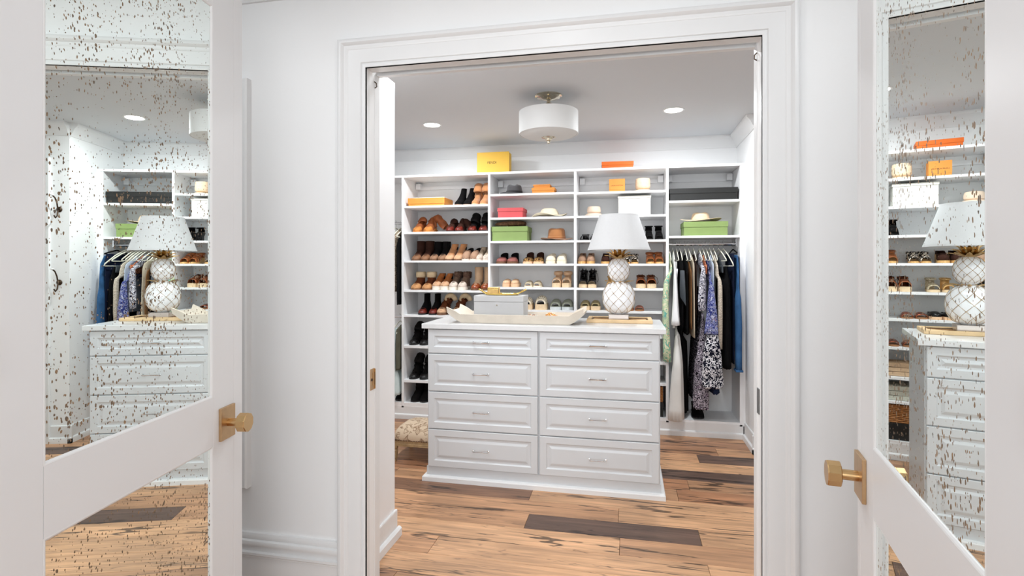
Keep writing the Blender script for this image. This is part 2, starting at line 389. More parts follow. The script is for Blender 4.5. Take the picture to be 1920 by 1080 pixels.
# wing at the closet entry: tall end panel with its own baseboard
t = thing('end_cabinet', (-1.14, 2.36, 0), 'tall white cabinet end panel just inside the closet, left of the opening', 'cabinet')
obj('side_panel', G().box(-.62, 0, -.195, .195, .0, 2.262), M_mel, t)
obj('crown_cap', G().box(-.62, .0, -.195, .197, 2.262, 2.284), M_mel, t)
g = G(); g.loft([[(d, -.195, z) for d, z in [(0, .135), (.008, .135), (.010, .130), (.010, 0), (0, 0)]], [(d, .205, z) for d, z in [(0, .135), (.008, .135), (.010, .130), (.010, 0), (0, 0)]]])
obj('baseboard', g, M_trim, t)
g = G(); pr = [(.010, .046), (.020, .044), (.027, .036), (.028, 0), (.010, 0)]
g.loft([[(d, -.195, z) for d, z in pr], [(d, .222, z) for d, z in pr]]); obj('shoe_moulding', g, M_trim, t)

# ------------------------------------------------------------------ mirrored double doors
def mirror_door(name, hinge, ang, side, gw, ast, kx):
    """local x runs from the hinge to the free edge, local +y is the mirrored face side*..; thickness goes behind it"""
    r = thing(name, (hinge[0], hinge[1], 0), kind='structure', rz=ang)
    s = side            # +1: the seen face looks to local -y (right side of travel), -1: to local +y
    def yy(a): return -s*a     # a = distance out of the face towards the viewer
    ST = .115; W = gw+2*ST; T = .045
    zt, zb = 2.29, .01
    gl0, gl1 = ST, W-ST
    def bx(x0, x1, z0, z1, a0=-T, a1=0.0):
        ya, yb = sorted((yy(a0), yy(a1))); return G().box(x0, x1, ya, yb, z0, z1)
    obj('hinge_stile', bx(0, ST, zb, zt), M_door, r, bev=.002)
    obj('lock_stile', bx(W-ST, W, zb, zt), M_door, r, bev=.002)
    obj('top_rail', bx(ST, W-ST, 2.18, zt), M_door, r)
    obj('lock_rail', bx(ST, W-ST, .797, .948), M_door, r)
    obj('bottom_rail', bx(ST, W-ST, zb, .19), M_door, r)
    # astragal on the free edge
    a = obj('astragal', bx(W, W+ast, zb, zt, -T, .0), M_door, r, bev=.004)
    for n, (z0, z1) in enumerate(((.948, 2.18), (.19, .797))):
        ya, yb = sorted((yy(-.012), yy(-.005)))
        obj('mirror_glass', G().box(gl0, gl1, ya, yb, z0, z1), M_mirror, r)
        g = G()
        def q(o, a): return [(gl0+o, yy(a), z0+o), (gl1-o, yy(a), z0+o), (gl1-o, yy(a), z1-o), (gl0+o, yy(a), z1-o)]
        g.loft([q(-.001, -.0005), q(.001, .0002), q(.004, -.0006), q(.007, -.003), q(.008, -.0049)], False, False)
        obj('glazing_bead', g, M_trim, r)
    # knob set
    kz = .853
    ro = obj('knob_rose', bx(kx-.040, kx+.040, kz-.0525, kz+.0525, 0, .009), M_brass2, r, bev=.0012)
    g = G(); g.tube([(kx, yy(.008), kz), (kx, yy(.048), kz)], [.0125, .0125], 20)
    obj('knob_neck', g, M_brass, r, smooth='auto')
    g = G(); n = 10; rings = []
    for a, rad in ((.046, .028), (.048, .031), (.074, .031), (.0765, .0295)):
        rings.append([(kx+rad*math.cos(2*PI*(i+.5)/n), yy(a), kz+rad*math.sin(2*PI*(i+.5)/n)) for i in range(n)])
    g.loft(rings); obj('door_knob', g, M_brass, r)
    for hz in (.25, 1.15, 2.05):
        obj('hinge', G().tube([(-.006, yy(.004), hz), (-.006, yy(.004), hz+.09)], .006, 10), M_brass, r)
    return r
mirror_door('door_1', (-1.157, .784), PI/2+.1579, 1, .583, .055, .768)
mirror_door('door_2', (.443, .709), PI/2-.1531, -1, .547, .030, .757)

# ------------------------------------------------------------------ built-in shelving
YF = 4.559
PAN = [(-2.80, -2.782), (-1.968, -1.948), (-1.169, -1.150), (-.427, -.406), (.318, .338), (.879, .897)]
SH = {1: [1.902, 1.669, 1.414, 1.151, .928, .654, .346, .142],
      2: [1.987, 1.783, 1.581, 1.385, 1.183, .989, .78, .58, .41, .142],
      3: [1.982, 1.785, 1.581, 1.384, 1.182, .993, .792, .58, .41, .132],
      4: [1.893, 1.609, .128], 0: [.142]}
bi = thing('shelving_unit', (-.95, YF, 0), 'white built-in shelving unit covering the closet back wall behind the dresser', 'shelving')
def bobj(name, g, m, **k):
    g.v = [(x+.95, y-YF, z) for x, y, z in g.v]; return obj(name, g, m, bi, **k)
for a, b in PAN: bobj('side_panel', G().box(a, b, YF, YB-.002, .10, 2.157), M_mel)
bobj('top_board', G().box(-2.80, .897, YF-.004, YB-.002, 2.157, 2.176), M_mel)
for b_, zs in SH.items():
    xa, xb = PAN[b_][1], PAN[b_+1][0]
    for z in zs:
        th = .030 if z < .2 else (.021 if b_ == 1 and z < .7 else .0175)
        bobj('shelf', G().box(xa, xb, YF+.002, YB-.002, z-th, z), M_mel)
for i in range(1, 5):
    xa, xb = PAN[i][1], PAN[i+1][0]
    bobj('mounting_rail', G().box(xa, xb, YB-.016, YB-.002, 2.088, 2.120), M_mel)
    br = bobj('rail_bracket', G().box(xa+.004, xa+.05, YB-.07, YB-.016, 2.085, 2.14), M_mel, bev=.003)
    if i in (3, 4): bobj('rail_bracket', G().box(xb-.05, xb-.004, YB-.07, YB-.016, 2.085, 2.14), M_mel, bev=.003)
g = G()
pl = [(.0, .112), (.0, .046), (-.012, .040), (-.014, .034), (-.014, 0), (.02, 0), (.02, .112)]
g.loft([[(-2.80, YF+.004+d-.004, z) for d, z in pl], [(.905, YF+.004+d-.004, z) for d, z in pl]])
bobj('plinth', g, M_trim)
bobj('filler_strip', G().box(.897, XR, YF+.004, YF+.02, 0.1, 2.176), M_mel)
g = G().tube([(.345, 4.70, 1.545), (.876, 4.70, 1.545)], .013, 14); bobj('closet_rod', g, M_rod, smooth='auto')
for x in (.338, .871): bobj('rod_socket', G().box(x, x+.008, 4.68, 4.72, 1.525, 1.588), M_rod, bev=.002)
for z in (1.76, .90):
    bobj('closet_rod', G().tube([(-2.78, 4.70, z), (-1.97, 4.70, z)], .013, 12), M_rod, smooth='auto')

# ------------------------------------------------------------------ dresser island
dr = thing('dresser', (-.52, 3.545, 0), 'large white island dresser with eight drawers standing in the middle of the closet', 'dresser')
def dobj(name, g, m, par=None, **k):
    g.v = [(x+.52, y-3.545, z) for x, y, z in g.v]; return obj(name, g, m, par or dr, **k)
DX0, DX1, DY0, DY1 = -1.238, .196, 3.288, 3.812
dobj('carcass', G().box(DX0, DX1, DY0, DY1, .087, .967), M_dress)
top = dobj('countertop', G().box(-1.271, .228, 3.258, 3.832, .967, .998), M_top, bev=.002)
g = G()
def rect(o, z): return [(DX0-o, DY0-o, z), (DX1+o, DY0-o, z), (DX1+o, DY1+o, z), (DX0-o, DY1+o, z)]
g.loft([rect(.006, .0), rect(.006, .088)]); dobj('base', g, M_dress)
g = G(); g.loft([rect(.03, 0), rect(.03, .026), rect(.026, .032), rect(.006, .035)]); dobj('base_moulding', g, M_trim)
def raised_front(x0, x1, z0, z1, y, t=.018):
    g = G()
    def q(o, d): return [(x0+o, y-t+d, z0+o), (x1-o, y-t+d, z0+o), (x1-o, y-t+d, z1-o), (x0+o, y-t+d, z1-o)]
    g.loft([q(0, t), q(0, .003), q(.003, 0), q(.040, 0), q(.044, .004), q(.049, .0065), q(.058, .0065), q(.072, .0015), q(.075, .001)], True, True)
    return g
ROWS = [(.812, .962), (.572, .806), (.334, .566), (.092, .328)]
for xa, xb, px in ((-1.232, -.527, -.885), (-.515, .190, -.166)):
    for z0, z1 in ROWS:
        d = dobj('drawer', raised_front(xa, xb, z0, z1, DY0), M_dress)
        zc = (z0+z1)/2; y = DY0-.018
        g = G(); g.tube([(px-.048, y+.002, zc), (px-.048, y-.020, zc), (px-.044, y-.025, zc+.001), (px-.02, y-.029, zc+.002), (px+.02, y-.029, zc+.002), (px+.044, y-.025, zc+.001), (px+.048, y-.020, zc), (px+.048, y+.002, zc)], .0038, 8)
        g.box(px-.053, px-.043, y-.004, y+.003, zc-.006, zc+.006); g.box(px+.043, px+.053, y-.004, y+.003, zc-.006, zc+.006)
        h = dobj('handle', g, M_chrome, d, smooth='auto')
for a in (0, 1):
    pass

# ------------------------------------------------------------------ lights as objects
names_led = ['round recessed ceiling light near the right end of the shelving', 'round recessed ceiling light near the left end of the shelving',
             'added unseen fill light in the ceiling near the right side of the closet entry', 'added unseen fill light in the ceiling near the left side of the closet entry', 'added unseen fill light in the ceiling just inside the middle of the closet entry',
             'added unseen fill light in the middle of the hall ceiling', 'added unseen fill light at the left of the hall ceiling', 'added unseen fill light at the right of the hall ceiling']
for i, (x, y) in enumerate(LED_CLOSET+FILL_HALL):
    h = CH if i < 5 else VH
    t = thing('recessed_light_and_fill', (x, y, h), names_led[i], 'light', 'recessed ceiling lights')  # fittings for the two real downlights and for the added fill lights
    obj('trim_ring', G().lathe([(.060, -.0005), (.075, -.0005), (.073, -.005), (.062, -.004), (.060, -.0005)], 32), M_trim, t, smooth='auto')
    obj('lens', G().lathe([(.0, -.0035), (.061, -.0035), (.061, -.001)], 32), M_led, t)
# semi-flush drum light
t = thing('ceiling_pendant', (-.492, 3.50, CH), 'white drum shade ceiling light with polished nickel canopy hanging above the dresser', 'light')
obj('canopy', G().lathe([(.0, 0), (.089, 0), (.089, -.004), (.080, -.007), (.076, -.012), (.055, -.016), (.045, -.022), (.018, -.028), (.012, -.036), (0, -.036)], 40), M_nickel, t, smooth='auto')
obj('stem', G().lathe([(.010, -.03), (.012, -.045), (.020, -.050), (.012, -.056), (.008, -.07), (.015, -.076), (.007, -.085), (.006, -.13), (.010, -.134), (.006, -.14), (.006, -.30)], 20), M_nickel, t, smooth='auto')
g = G(); n = 56
g.lathe([(.190, -.108), (.192, -.108), (.192, -.250), (.190, -.252), (.187, -.250), (.187, -.110), (.190, -.108)], n)
obj('drum_shade', g, M_drum, t, smooth='auto')
g = G(); g.lathe([(.187, -.247), (.16, -.262), (.10, -.270), (.0, -.273), (.0, -.270), (.16, -.257), (.187, -.244)], n)
obj('diffuser', g, M_drum, t, smooth='auto')
obj('finial', G().lathe([(.0, -.262), (.045, -.266), (.046, -.272), (.036, -.277), (.022, -.282), (.020, -.290), (.010, -.294), (.012, -.302), (.009, -.310), (0, -.314)], 28), M_nickel, t, smooth='auto')
for k in range(3):
    a = 2*PI*k/3+.4
    obj('shade_arm', G().tube([(0, 0, -.135), (.19*math.cos(a), .19*math.sin(a), -.128)], .003, 6), M_nickel, t)

# wall hooks (seen in the left mirror)
for i, z in enumerate((1.80, 1.238)):
    t = thing('coat_hook', (.990, 4.22, z), ['aged bronze double coat hook on the right wall, upper of the two', 'aged bronze double coat hook on the right wall, lower of the two'][i], 'hook', 'coat hooks on the right wall')
    obj('backplate', G().lathe([(0, 0), (.02, 0), (.022, .004), (0, .008)], 16), M_iron, t, smooth=True).rotation_euler = (PI/2, 0, 0)
    g = G(); g.tube([(0, -.006, 0), (0, -.02, .01), (0, -.03, .05), (0, -.05, .085), (0, -.075, .10)], .005, 8)
    g.tube([(0, -.006, 0), (0, -.02, -.02), (0, -.025, -.05), (0, -.045, -.068), (0, -.06, -.05)], .005, 8)
    obj('hook_arms', g, M_iron, t, smooth=True)
    g = G(); g.lathe([(0, -.004), (.012, 0), (.014, .006), (0, .012)], 12); g.v = [(x, y-.078, z2+.10) for x, y, z2 in g.v]
    obj('hook_knob', g, M_trim, t, smooth=True)

# ------------------------------------------------------------------ boxes on the shelves
def box_thing(name, x, y, z, w, d, h, m, label, lid=.3, cat='box', over=.004, lm=None, rz=0, group=None):
    """carton with a separate lid; x,y centre of the base"""
    t = thing(name, (x, y, z), label, cat, rz=rz, group=group)
    obj('carton', G().box(-w/2+over, w/2-over, -d/2+over, d/2-over, 0, h-.003), m, t, bev=.0015)
    if lid:
        g = G(); l = h*lid
        def q(o, zz): return [(-w/2+o, -d/2+o, zz), (w/2-o, -d/2+o, zz), (w/2-o, d/2-o, zz), (-w/2+o, d/2-o, zz)]
        g.loft([q(.002, h-l), q(0, h-l), q(0, h-.001), q(.0015, h)], False, True)
        obj('lid', g, lm or m, t)
    return t
def lettering(s, size, m, par, loc, wscale=1.0):
    c = bpy.data.curves.new('lettering', 'FONT'); c.body = s; c.size = size; c.align_x = 'CENTER'; c.align_y = 'CENTER'; c.extrude = .0003
    o = bpy.data.objects.new('lettering', c); C.objects.link(o)
    dg = bpy.context.evaluated_depsgraph_get(); me = bpy.data.meshes.new_from_object(o.evaluated_get(dg)); bpy.data.objects.remove(o)
    o = bpy.data.objects.new('lettering', me); C.objects.link(o); me.materials.append(m)
    o.parent = par; o.location = loc; o.rotation_euler = (PI/2, 0, 0); o.scale = (wscale, 1, 1)
    return o
P_orange = mat('orange_card', (226, 146, 62), .6, var=.03); P_or2 = mat('deep_orange_card', (226, 106, 22), .6, var=.03)
P_yel = mat('yellow_card', (226, 178, 58), .6, var=.02); P_red = mat('coral_red_card', (200, 76, 80), .6, var=.03)
P_grn = mat('green_card', (134, 156, 92), .7, var=.03, bump=.1); P_blk = mat('black_card', (22, 22, 21), .6, var=.1)
P_crm = mat('cream_card', (226, 223, 214), .6, var=.02); P_ink = mat('dark_ink', (60, 44, 20), .7)
P_wht = mat('white_paper', (240, 236, 226), .8)
# yellow box standing upright on top
t = box_thing('gift_box', -1.142, 4.68, 2.176, .287, .10, .187, P_yel, 'yellow box with dark lettering standing upright on top of the shelving', lid=0, over=0)
g = G(); w = .1445
g.loft([[(-w, -.052, -.0), (w, -.052, 0), (w, -.0495, 0), (-w, -.0495, 0)], [(-w, -.052, .188), (w, -.052, .188), (w, -.0495, .188), (-w, -.0495, .188)]])
obj('lid', g, P_yel, t); lettering('FENDI', .030, P_ink, t, (-.01, -.0525, .095))
t = box_thing('gift_box', -.072, 4.69, 2.176, .262, .17, .060, P_or2, 'flat deep orange box lying on top of the shelving', lid=.5, rz=.04)
t = box_thing('gift_box', -1.745, 4.70, 1.902, .345, .24, .070, P_orange, 'wide flat orange box lying at the left of the top shelf', lid=.72)
obj('paper_sheet', G().box(-.12, .17, -.10, .11, .0705, .076), P_wht, t, bev=.001)
t = box_thing('gift_box', -.696, 4.68, 1.987, .198, .14, .050, P_orange, 'lower and larger orange box of the small stack beside the grey hat', lid=.45)
t = box_thing('gift_box', -.712, 4.69, 2.0375, .148, .12, .030, P_orange, 'upper and smaller orange box of the small stack beside the grey hat', lid=.4)
t = box_thing('gift_box', -.073, 4.66, 1.982, .128, .10, .107, P_orange, 'small square orange box with a line of dark lettering beside the straw bucket hat', lid=0, over=0)
obj('lid', G().box(-.065, .065, -.052, .0505, .02, .108), P_orange, t, bev=.001); lettering('LOUIS VUITTON', .0135, P_ink, t, (0, -.0523, .052))
box_thing('shoe_box', -.98, 4.69, 1.783, .226, .20, .085, P_red, 'coral red shoe box with lid on the middle shelf tower', lid=.36)
box_thing('shoe_box', -.985, 4.69, 1.581, .318, .22, .125, P_grn, 'green shoe box under the brown fur piece', lid=.34)
box_thing('storage_box', .068, 4.69, 1.785, .268, .20, .160, P_crm, 'tall cream box behind the lampshade, below the straw bucket hat', lid=.12)
box_thing('storage_box', .608, 4.71, 1.893, .522, .27, .098, P_blk, 'long flat black box lying above the hanging clothes', lid=.42)
box_thing('shoe_box', .626, 4.71, 1.609, .340, .26, .112, P_grn, 'green shoe box under the straw sun hat, above the hanging clothes', lid=.38)
# ------------------------------------------------------------------ hats
F_gry = mat('grey_felt', (82, 80, 82), .9, var=.06, sheen=.3); F_tan = mat('camel_felt', (176, 120, 76), .85, var=.08, sheen=.3)
F_tan2 = mat('pale_felt_underbrim', (220, 190, 162), .85, var=.04); F_str = mat('natural_straw', (232, 208, 178), .85, var=.08, scale=60, bump=.5, bscale=160)
F_crm = mat('cream_cotton', (238, 226, 200), .9, var=.05, scale=20, bump=.2); F_pch = mat('pale_peach_cotton', (238, 214, 192), .9, var=.04, scale=20)
F_band = mat('dark_hat_band', (38, 36, 38), .7); F_fur = mat('brown_fur', (92, 66, 48), .95, var=.5, scale=60, bump=1, bscale=120)
def hat(name, x, y, z, label, rx, ry, h, bx, by, m, wave=0, waves=3, dent=0, band=None, top=.82, bdrop=0, rz=0, tilt=None, brimm=None, seed=0):
    t = thing(name, (x, y, z), label, 'hat', rz=rz)
    n = 36; g = G(); rings = []
    zb = .010+max(0, wave)*.9+max(0, bdrop)
    for k in range(9):
        u = k/8; s = 1-(1-top)*u**1.3 if k < 7 else (top*.93 if k == 7 else top*.62)
        zz = zb+h*min(1, u*1.12)
        if k == 8: zz = zb+h*1.01
        ring = []
        for j in range(n):
            a = 2*PI*j/n; dz = 0
            if dent and k >= 6: dz = -dent*(math.cos(a)**2 < .35)*(.6 if k < 8 else 1.0)
            ring.append((rx*s*math.cos(a), ry*s*math.sin(a), zz+dz))
        rings.append(ring)
    g.loft(rings, False, True); obj('crown', g, m, t, smooth=True, sub=1)
    g = G(); rings = []
    for k, f in enumerate((0, .25, .5, .8, 1.0)):
        ring = []
        for j in range(n):
            a = 2*PI*j/n
            r1 = rx+(bx-rx)*f; r2 = ry+(by-ry)*f
            zz = zb+wave*f*math.sin(waves*a+seed)-bdrop*f**1.5
            ring.append((r1*math.cos(a), r2*math.sin(a), max(.003, zz)))
        rings.append(ring)
    g.loft(rings, False, False); obj('brim', g, brimm or m, t, smooth=True, solid=.003, sub=1)
    if band:
        g = G(); g.loft([[(rx*1.02*f2*math.cos(2*PI*j/n), ry*1.02*f2*math.sin(2*PI*j/n), zb+zz) for j in range(n)] for zz, f2 in ((.001, 1), (.020, .985))], False, False)
        obj('hat_band', g, band, t, smooth=True, solid=.002)
    if tilt: t.rotation_euler = (tilt[0], tilt[1], rz)
    return t
hat('fedora', -.965, 4.70, 1.987, 'dark grey felt fedora with pinched crown on the top shelf', .072, .085, .078, .125, .125, F_gry, wave=.006, waves=2, dent=.014, band=F_band, top=.80)
hat('sun_hat', -.655, 4.70, 1.783, 'floppy cream cotton sun hat with wavy brim beside the coral red box', .088, .085, .058, .158, .125, F_crm, wave=.016, waves=3, top=.62, seed=1.2)
hat('wide_brim_hat', -.590, 4.70, 1.581, 'camel brown felt hat with pale underbrim beside the green shoe box', .078, .085, .092, .142, .128, F_tan, wave=.010, waves=2, dent=.006, band=F_tan, top=.86, seed=.6)
def bucket(name, x, y, z, label, r0, r1, h, brim, bd, m):
    t = thing(name, (x, y, z), label, 'hat')
    obj('crown', G().lathe([(r0, bd), (r0*.99, bd+h*.4), (r1, bd+h*.9), (r1*.93, bd+h*.98), (r1*.6, bd+h), (0, bd+h)], 36), m, t, smooth=True, sub=1)
    obj('brim', G().lathe([(r0, bd+.002), (r0+brim*.5, bd*.5+.004), (r0+brim, .003)], 36), m, t, smooth=True, solid=.003)
bucket('bucket_hat', .138, 4.67, 1.982, 'natural straw bucket hat on the top shelf behind the lampshade', .062, .060, .100, .010, .014, F_str)
bucket('bucket_hat', -.268, 4.68, 1.785, 'pale peach cotton bucket hat beside the tall cream box', .060, .054, .062, .022, .024, F_pch)
hat('sun_hat', .600, 4.70, 1.722, 'wide straw sun hat resting on the green shoe box above the clothes', .075, .080, .060, .165, .125, F_str, wave=.013, waves=2, dent=.008, top=.74, seed=2.4)
# fur piece folded on the green box
g = G(); n = 26
pts = [(-.135, -.06, .020), (-.09, -.085, .022), (-.03, -.08, .026), (.03, -.07, .027), (.09, -.05, .030), (.125, .0, .028), (.10, .05, .026), (.03, .06, .024), (-.06, .05, .022)]
g.tube(pts, [(.013, .011), (.021, .018), (.026, .021), (.028, .023), (.028, .024), (.026, .022), (.026, .022), (.024, .02), (.014, .012)], 12)
o = obj('fur_collar', g, F_fur, smooth=True, sub=1); o.location = (-.99, 4.69, 1.7065); tag(o, 'brown fur collar folded on top of the green shoe box', 'scarf')

# ------------------------------------------------------------------ shoes
OUT = [(0, .0), (.015, .36), (.04, .56), (.09, .78), (.16, .92), (.28, 1), (.42, .95), (.56, .80), (.70, .72), (.86, .72), (.94, .58), (.98, .36), (1, .0)]
TS = [0, .012, .04, .09, .16, .25, .35, .45, .55, .65, .75, .86, .94, .985, 1]
def halfw(t, W): return max(.0008, interp(t, OUT)*W/2)
def sole_geo(W, L, th, heel=0, wedge=False, pad=.003, ramp=None, heel_t=.72, heel_w=.8):
    """sole whose top rises by `heel` towards the back; either a filled wedge or thin with a block heel"""
    rise = lambda t: heel*max(0, min(1, (t-.25)/.45))**1.2 if heel else 0
    g = G(); rings = []
    for t in TS:
        w = halfw(t, W)+pad*.5; y = -L/2+t*L; zt = th+rise(t); zb = 0 if wedge or t < .3 else (0 if not heel else rise(t))
        rings.append([(-w, y, zb), (w, y, zb), (w, y, zt), (-w, y, zt)])
    g.loft(rings)
    if heel and not wedge:
        rr = []
        for z, s in ((0, heel_w), (heel*.6, heel_w*1.02), (heel+.001, 1.1)):
            y0_, y1_ = -L/2+(heel_t+(1-s)*.06)*L, L/2-.003; w = halfw(.8, W)*s
            rr.append([(-w, y0_, z), (w, y0_, z), (w, y1_, z), (-w, y1_, z)])
        g.loft(rr)
    return g, rise
def dome(W, L, zbase, htab, t0, t1, a_open=None, nt=14, na=12, sq=.8, infl=1.0):
    """upper skin between t0 and t1; a_open(t) = angle (0..pi/2) left open about the top"""
    g = G(); rings = []
    for i in range(nt+1):
        t = t0+(t1-t0)*i/nt; w = halfw(t, W)*infl; h = interp(t, htab); y = -L/2+t*L; zb = zbase(t)
        ao = a_open(t) if a_open else 0
        ring = []
        # left side arc then right side arc, joined when closed
        for j in range(na+1):
            u = j/na
            if ao > 0:
                half = PI/2-ao
                a = u*2*half if u < .5 else PI-(1-u)*2*half
            else: a = u*PI
            cx_, sx_ = math.cos(a), math.sin(a)
            ring.append((w*math.copysign(abs(cx_)**sq, cx_), y, zb+h*abs(sx_)**sq))
        rings.append((ring, ao))
    vs = [p for r, _ in rings for p in r]; fs = []; m_ = na+1
    for i in range(nt):
        for j in range(na):
            if (rings[i][1] > 0 or rings[i+1][1] > 0) and j in (na//2-1, na//2) and rings[i+1][1] > 0: continue
            fs.append((i*m_+j, i*m_+j+1, (i+1)*m_+j+1, (i+1)*m_+j))
    return g.add(vs, fs)
def insole(W, L, zt, m, par, infl=.93):
    g = G(); rings = []
    for t in TS:
        w = halfw(t, W)*infl; y = -L/2*.985+t*L*.985; z = zt(t)
        rings.append([(-w, y, z), (w, y, z), (w, y, z+.003), (-w, y, z+.003)])
    g.loft(rings); obj('insole', g, m, par)
BOOT_H = [(0, .0), (.02, .016), (.08, .028), (.2, .038), (.35, .052), (.5, .078), (.62, .105), (.8, .105), (.93, .09), (.99, .06), (1, .02)]
def shoe_root(kind, x, yf, z, L, lab, rz=0):
    # yf: front (toe) position
    return thing(kind, (x, yf+L/2, z), lab[:1].lower()+lab[1:], lab and ('boot' if 'boot' in kind else 'shoe'), rz=rz)
def boot(x, z, W, H, lab, up, so, yf=4.585, L=.24, th=.010, heel=.02, shaft=(.038, .048), lean=0, lining=None, cuff=None, cuffh=.05, toe=None, kind='ankle_boot', wedge=False, fold=None, slouch=0, rz=0, flare=1.0, seed=1, shag=0, group=None):
    r = shoe_root(kind, x, yf, z, L, lab, rz)
    if group: r['group'] = group
    g, rise = sole_geo(W, L, th, heel, wedge); obj('sole', g, so, r)
    zb = lambda t: th+rise(t)*.98
    g = dome(W, L, zb, BOOT_H, 0.0, 1.0, nt=18, na=12)
    if toe:
        g2 = dome(W, L, zb, BOOT_H, 0, .30, nt=6, na=12, infl=1.03); obj('toe_cap', g2, toe, r, smooth=True, solid=.0015)
    # shaft
    yc = L*.24; rx, ry = shaft; rnd = random.Random(seed)
    za = th+rise(.8)+.045; top = H
    if fold is None:
        rings = []; K = 9
        for k in range(K+1):
            u = k/K; zz = za+(top-za)*u
            s = 1+(flare-1)*u; sl = slouch*math.sin(k*2.4+seed)*.5
            rings.append([((rx*s+sl*.004*math.sin(3*a+k))*math.cos(a)+lean*u, yc+(ry*s*(1.12-.12*u)+sl*.004*math.cos(2*a+k*1.7))*math.sin(a)-.006*(1-u), zz) for a in [2*PI*j/16 for j in range(16)]])
        g.loft(rings, True, False)
        obj('upper', g, up, r, smooth=True)
        # lining seen in the opening
        g = G(); s = flare*.93
        g.loft([[(rx*s*q*math.cos(a)+lean, yc+ry*s*q*math.sin(a), zz) for a in [2*PI*j/16 for j in range(16)]] for q, zz in ((1.08, top+.0005), (.98, top+.001), (.93, top-.006), (.85, top-.05))], False, True)
        obj('lining', g, lining or mat('dark_lining', (40, 32, 28), .9), r, smooth=True)
        if cuff:
            g = G(); prof = [(1.02, top-cuffh), (1.20, top-cuffh+.006), (1.24, top-cuffh*.5), (1.20, top-.004), (1.08, top+.004), (.95, top)]
            g.loft([[((rx*flare*q+rnd.uniform(-shag, shag))*math.cos(a)+lean, yc+(ry*flare*q+rnd.uniform(-shag, shag))*math.sin(a), zz+rnd.uniform(-shag, shag)*.6) for a in [2*PI*j/20 for j in range(20)]] for q, zz in prof], False, False)
            obj('cuff', g, cuff, r, smooth=True)
    else:
        obj('upper', g, up, r, smooth=True)
        pts = [(0, yc, za-.03), (0, yc, za+.02)]+[(p[0], yc+p[1], p[2]) for p in fold]
        # densify with a smooth curve
        P_ = [Vector(p) for p in pts]; dense = []
        for i in range(len(P_)-1):
            p0 = P_[max(i-1, 0)]; p1 = P_[i]; p2 = P_[i+1]; p3 = P_[min(i+2, len(P_)-1)]
            for q in range(3):
                u = q/3; dense.append(.5*((2*p1)+(p2-p0)*u+(2*p0-5*p1+4*p2-p3)*u*u+(3*p1-p0-3*p2+p3)*u**3))
        dense.append(P_[-1])
        g = G(); rs = []
        for i, p in enumerate(dense):
            w_ = 1+.10*math.sin(i*1.9+seed)
            rs.append((rx*w_, ry*w_*(1 if i < 4 else .85)))
        g.tube(dense, rs, 12, caps=False)
        obj('shaft', g, up, r, smooth=True, solid=.002)
    return r
def mule(x, z, W, H, lab, up, so, yf=4.585, L=.235, th=.022, heel=0, wedge=False, cover=.5, back=None, top_m=None, kind='mule', toe_open=False, insole_m=None, orn=None, trim_=None, open_=False, rz=0):
    r = shoe_root(kind, x, yf, z, L, lab, rz)
    g, rise = sole_geo(W, L, th, heel, wedge, pad=.006); obj('sole', g, so, r)
    zb = lambda t: th+rise(t)
    insole(W, L, zb, insole_m or up, r)
    hh = H-th
    ht = [(0, .0), (.03, hh*.42), (.12, hh*.62), (.25, hh*.80), (.42, hh*.98), (.55, hh), (.8, hh)]
    t0 = .055 if toe_open else 0
    if open_:   # pump: low sides run round to the heel
        ao = lambda t: 0 if t < cover else 1.12*min(1, (t-cover)/.12+.45)
        g = dome(W, L, zb, [(0, 0), (.03, hh*.5), (.12, hh*.7), (.3, hh*.85), (.5, hh*.85), (.7, hh*.95), (.92, hh*1.15), (1, hh*1.1)], 0, 1.0, ao, nt=20, infl=1.02)
        obj('upper', g, up, r, smooth=True, solid=.002)
    else:
        obj('upper', dome(W, L, zb, ht, t0, cover, nt=9, infl=1.03), up, r, smooth=True, solid=.003)
    if back:   # heel quarters rising behind
        ao = lambda t: 1.0
        g = G(); rings = []
        for k, zz in enumerate((0, .5, 1)):
            ring = []
            for j in range(17):
                a = PI*(-.08)+PI*1.16*j/16
                ring.append((halfw(.8, W)*1.03*math.cos(a), L*.26+L*.235*max(-.35, math.sin(a)), zb(.8)+(back-zb(.8))*zz*(0.75+.25*math.sin(max(0, a)))))
            rings.append(ring)
        g.loft(rings, False, False, closed=False); obj('heel_counter', g, top_m or up, r, smooth=True, solid=.003)
    if trim_:
        g = dome(W, L, lambda t: zb(t)+.0, ht, cover-.05, cover+.012, nt=2, infl=1.07); obj('vamp_trim', g, trim_, r, smooth=True, solid=.002)
    if orn:
        rn = random.Random(int(x*1e4)); g = G()
        for k in range(16):
            a = PI*(.15+.7*(k % 8)/7); t = .15+.12*(k//8); w = halfw(t, W)*1.05; h = interp(t, ht)*1.02
            c = Vector((w*math.cos(a), -L/2+t*L, zb(t)+h*math.sin(a)))
            g.tube([c-Vector((.003, 0, 0)), c+Vector((.003, 0, .001))], .0032, 6)
        obj('beading', g, orn, r)
    return r
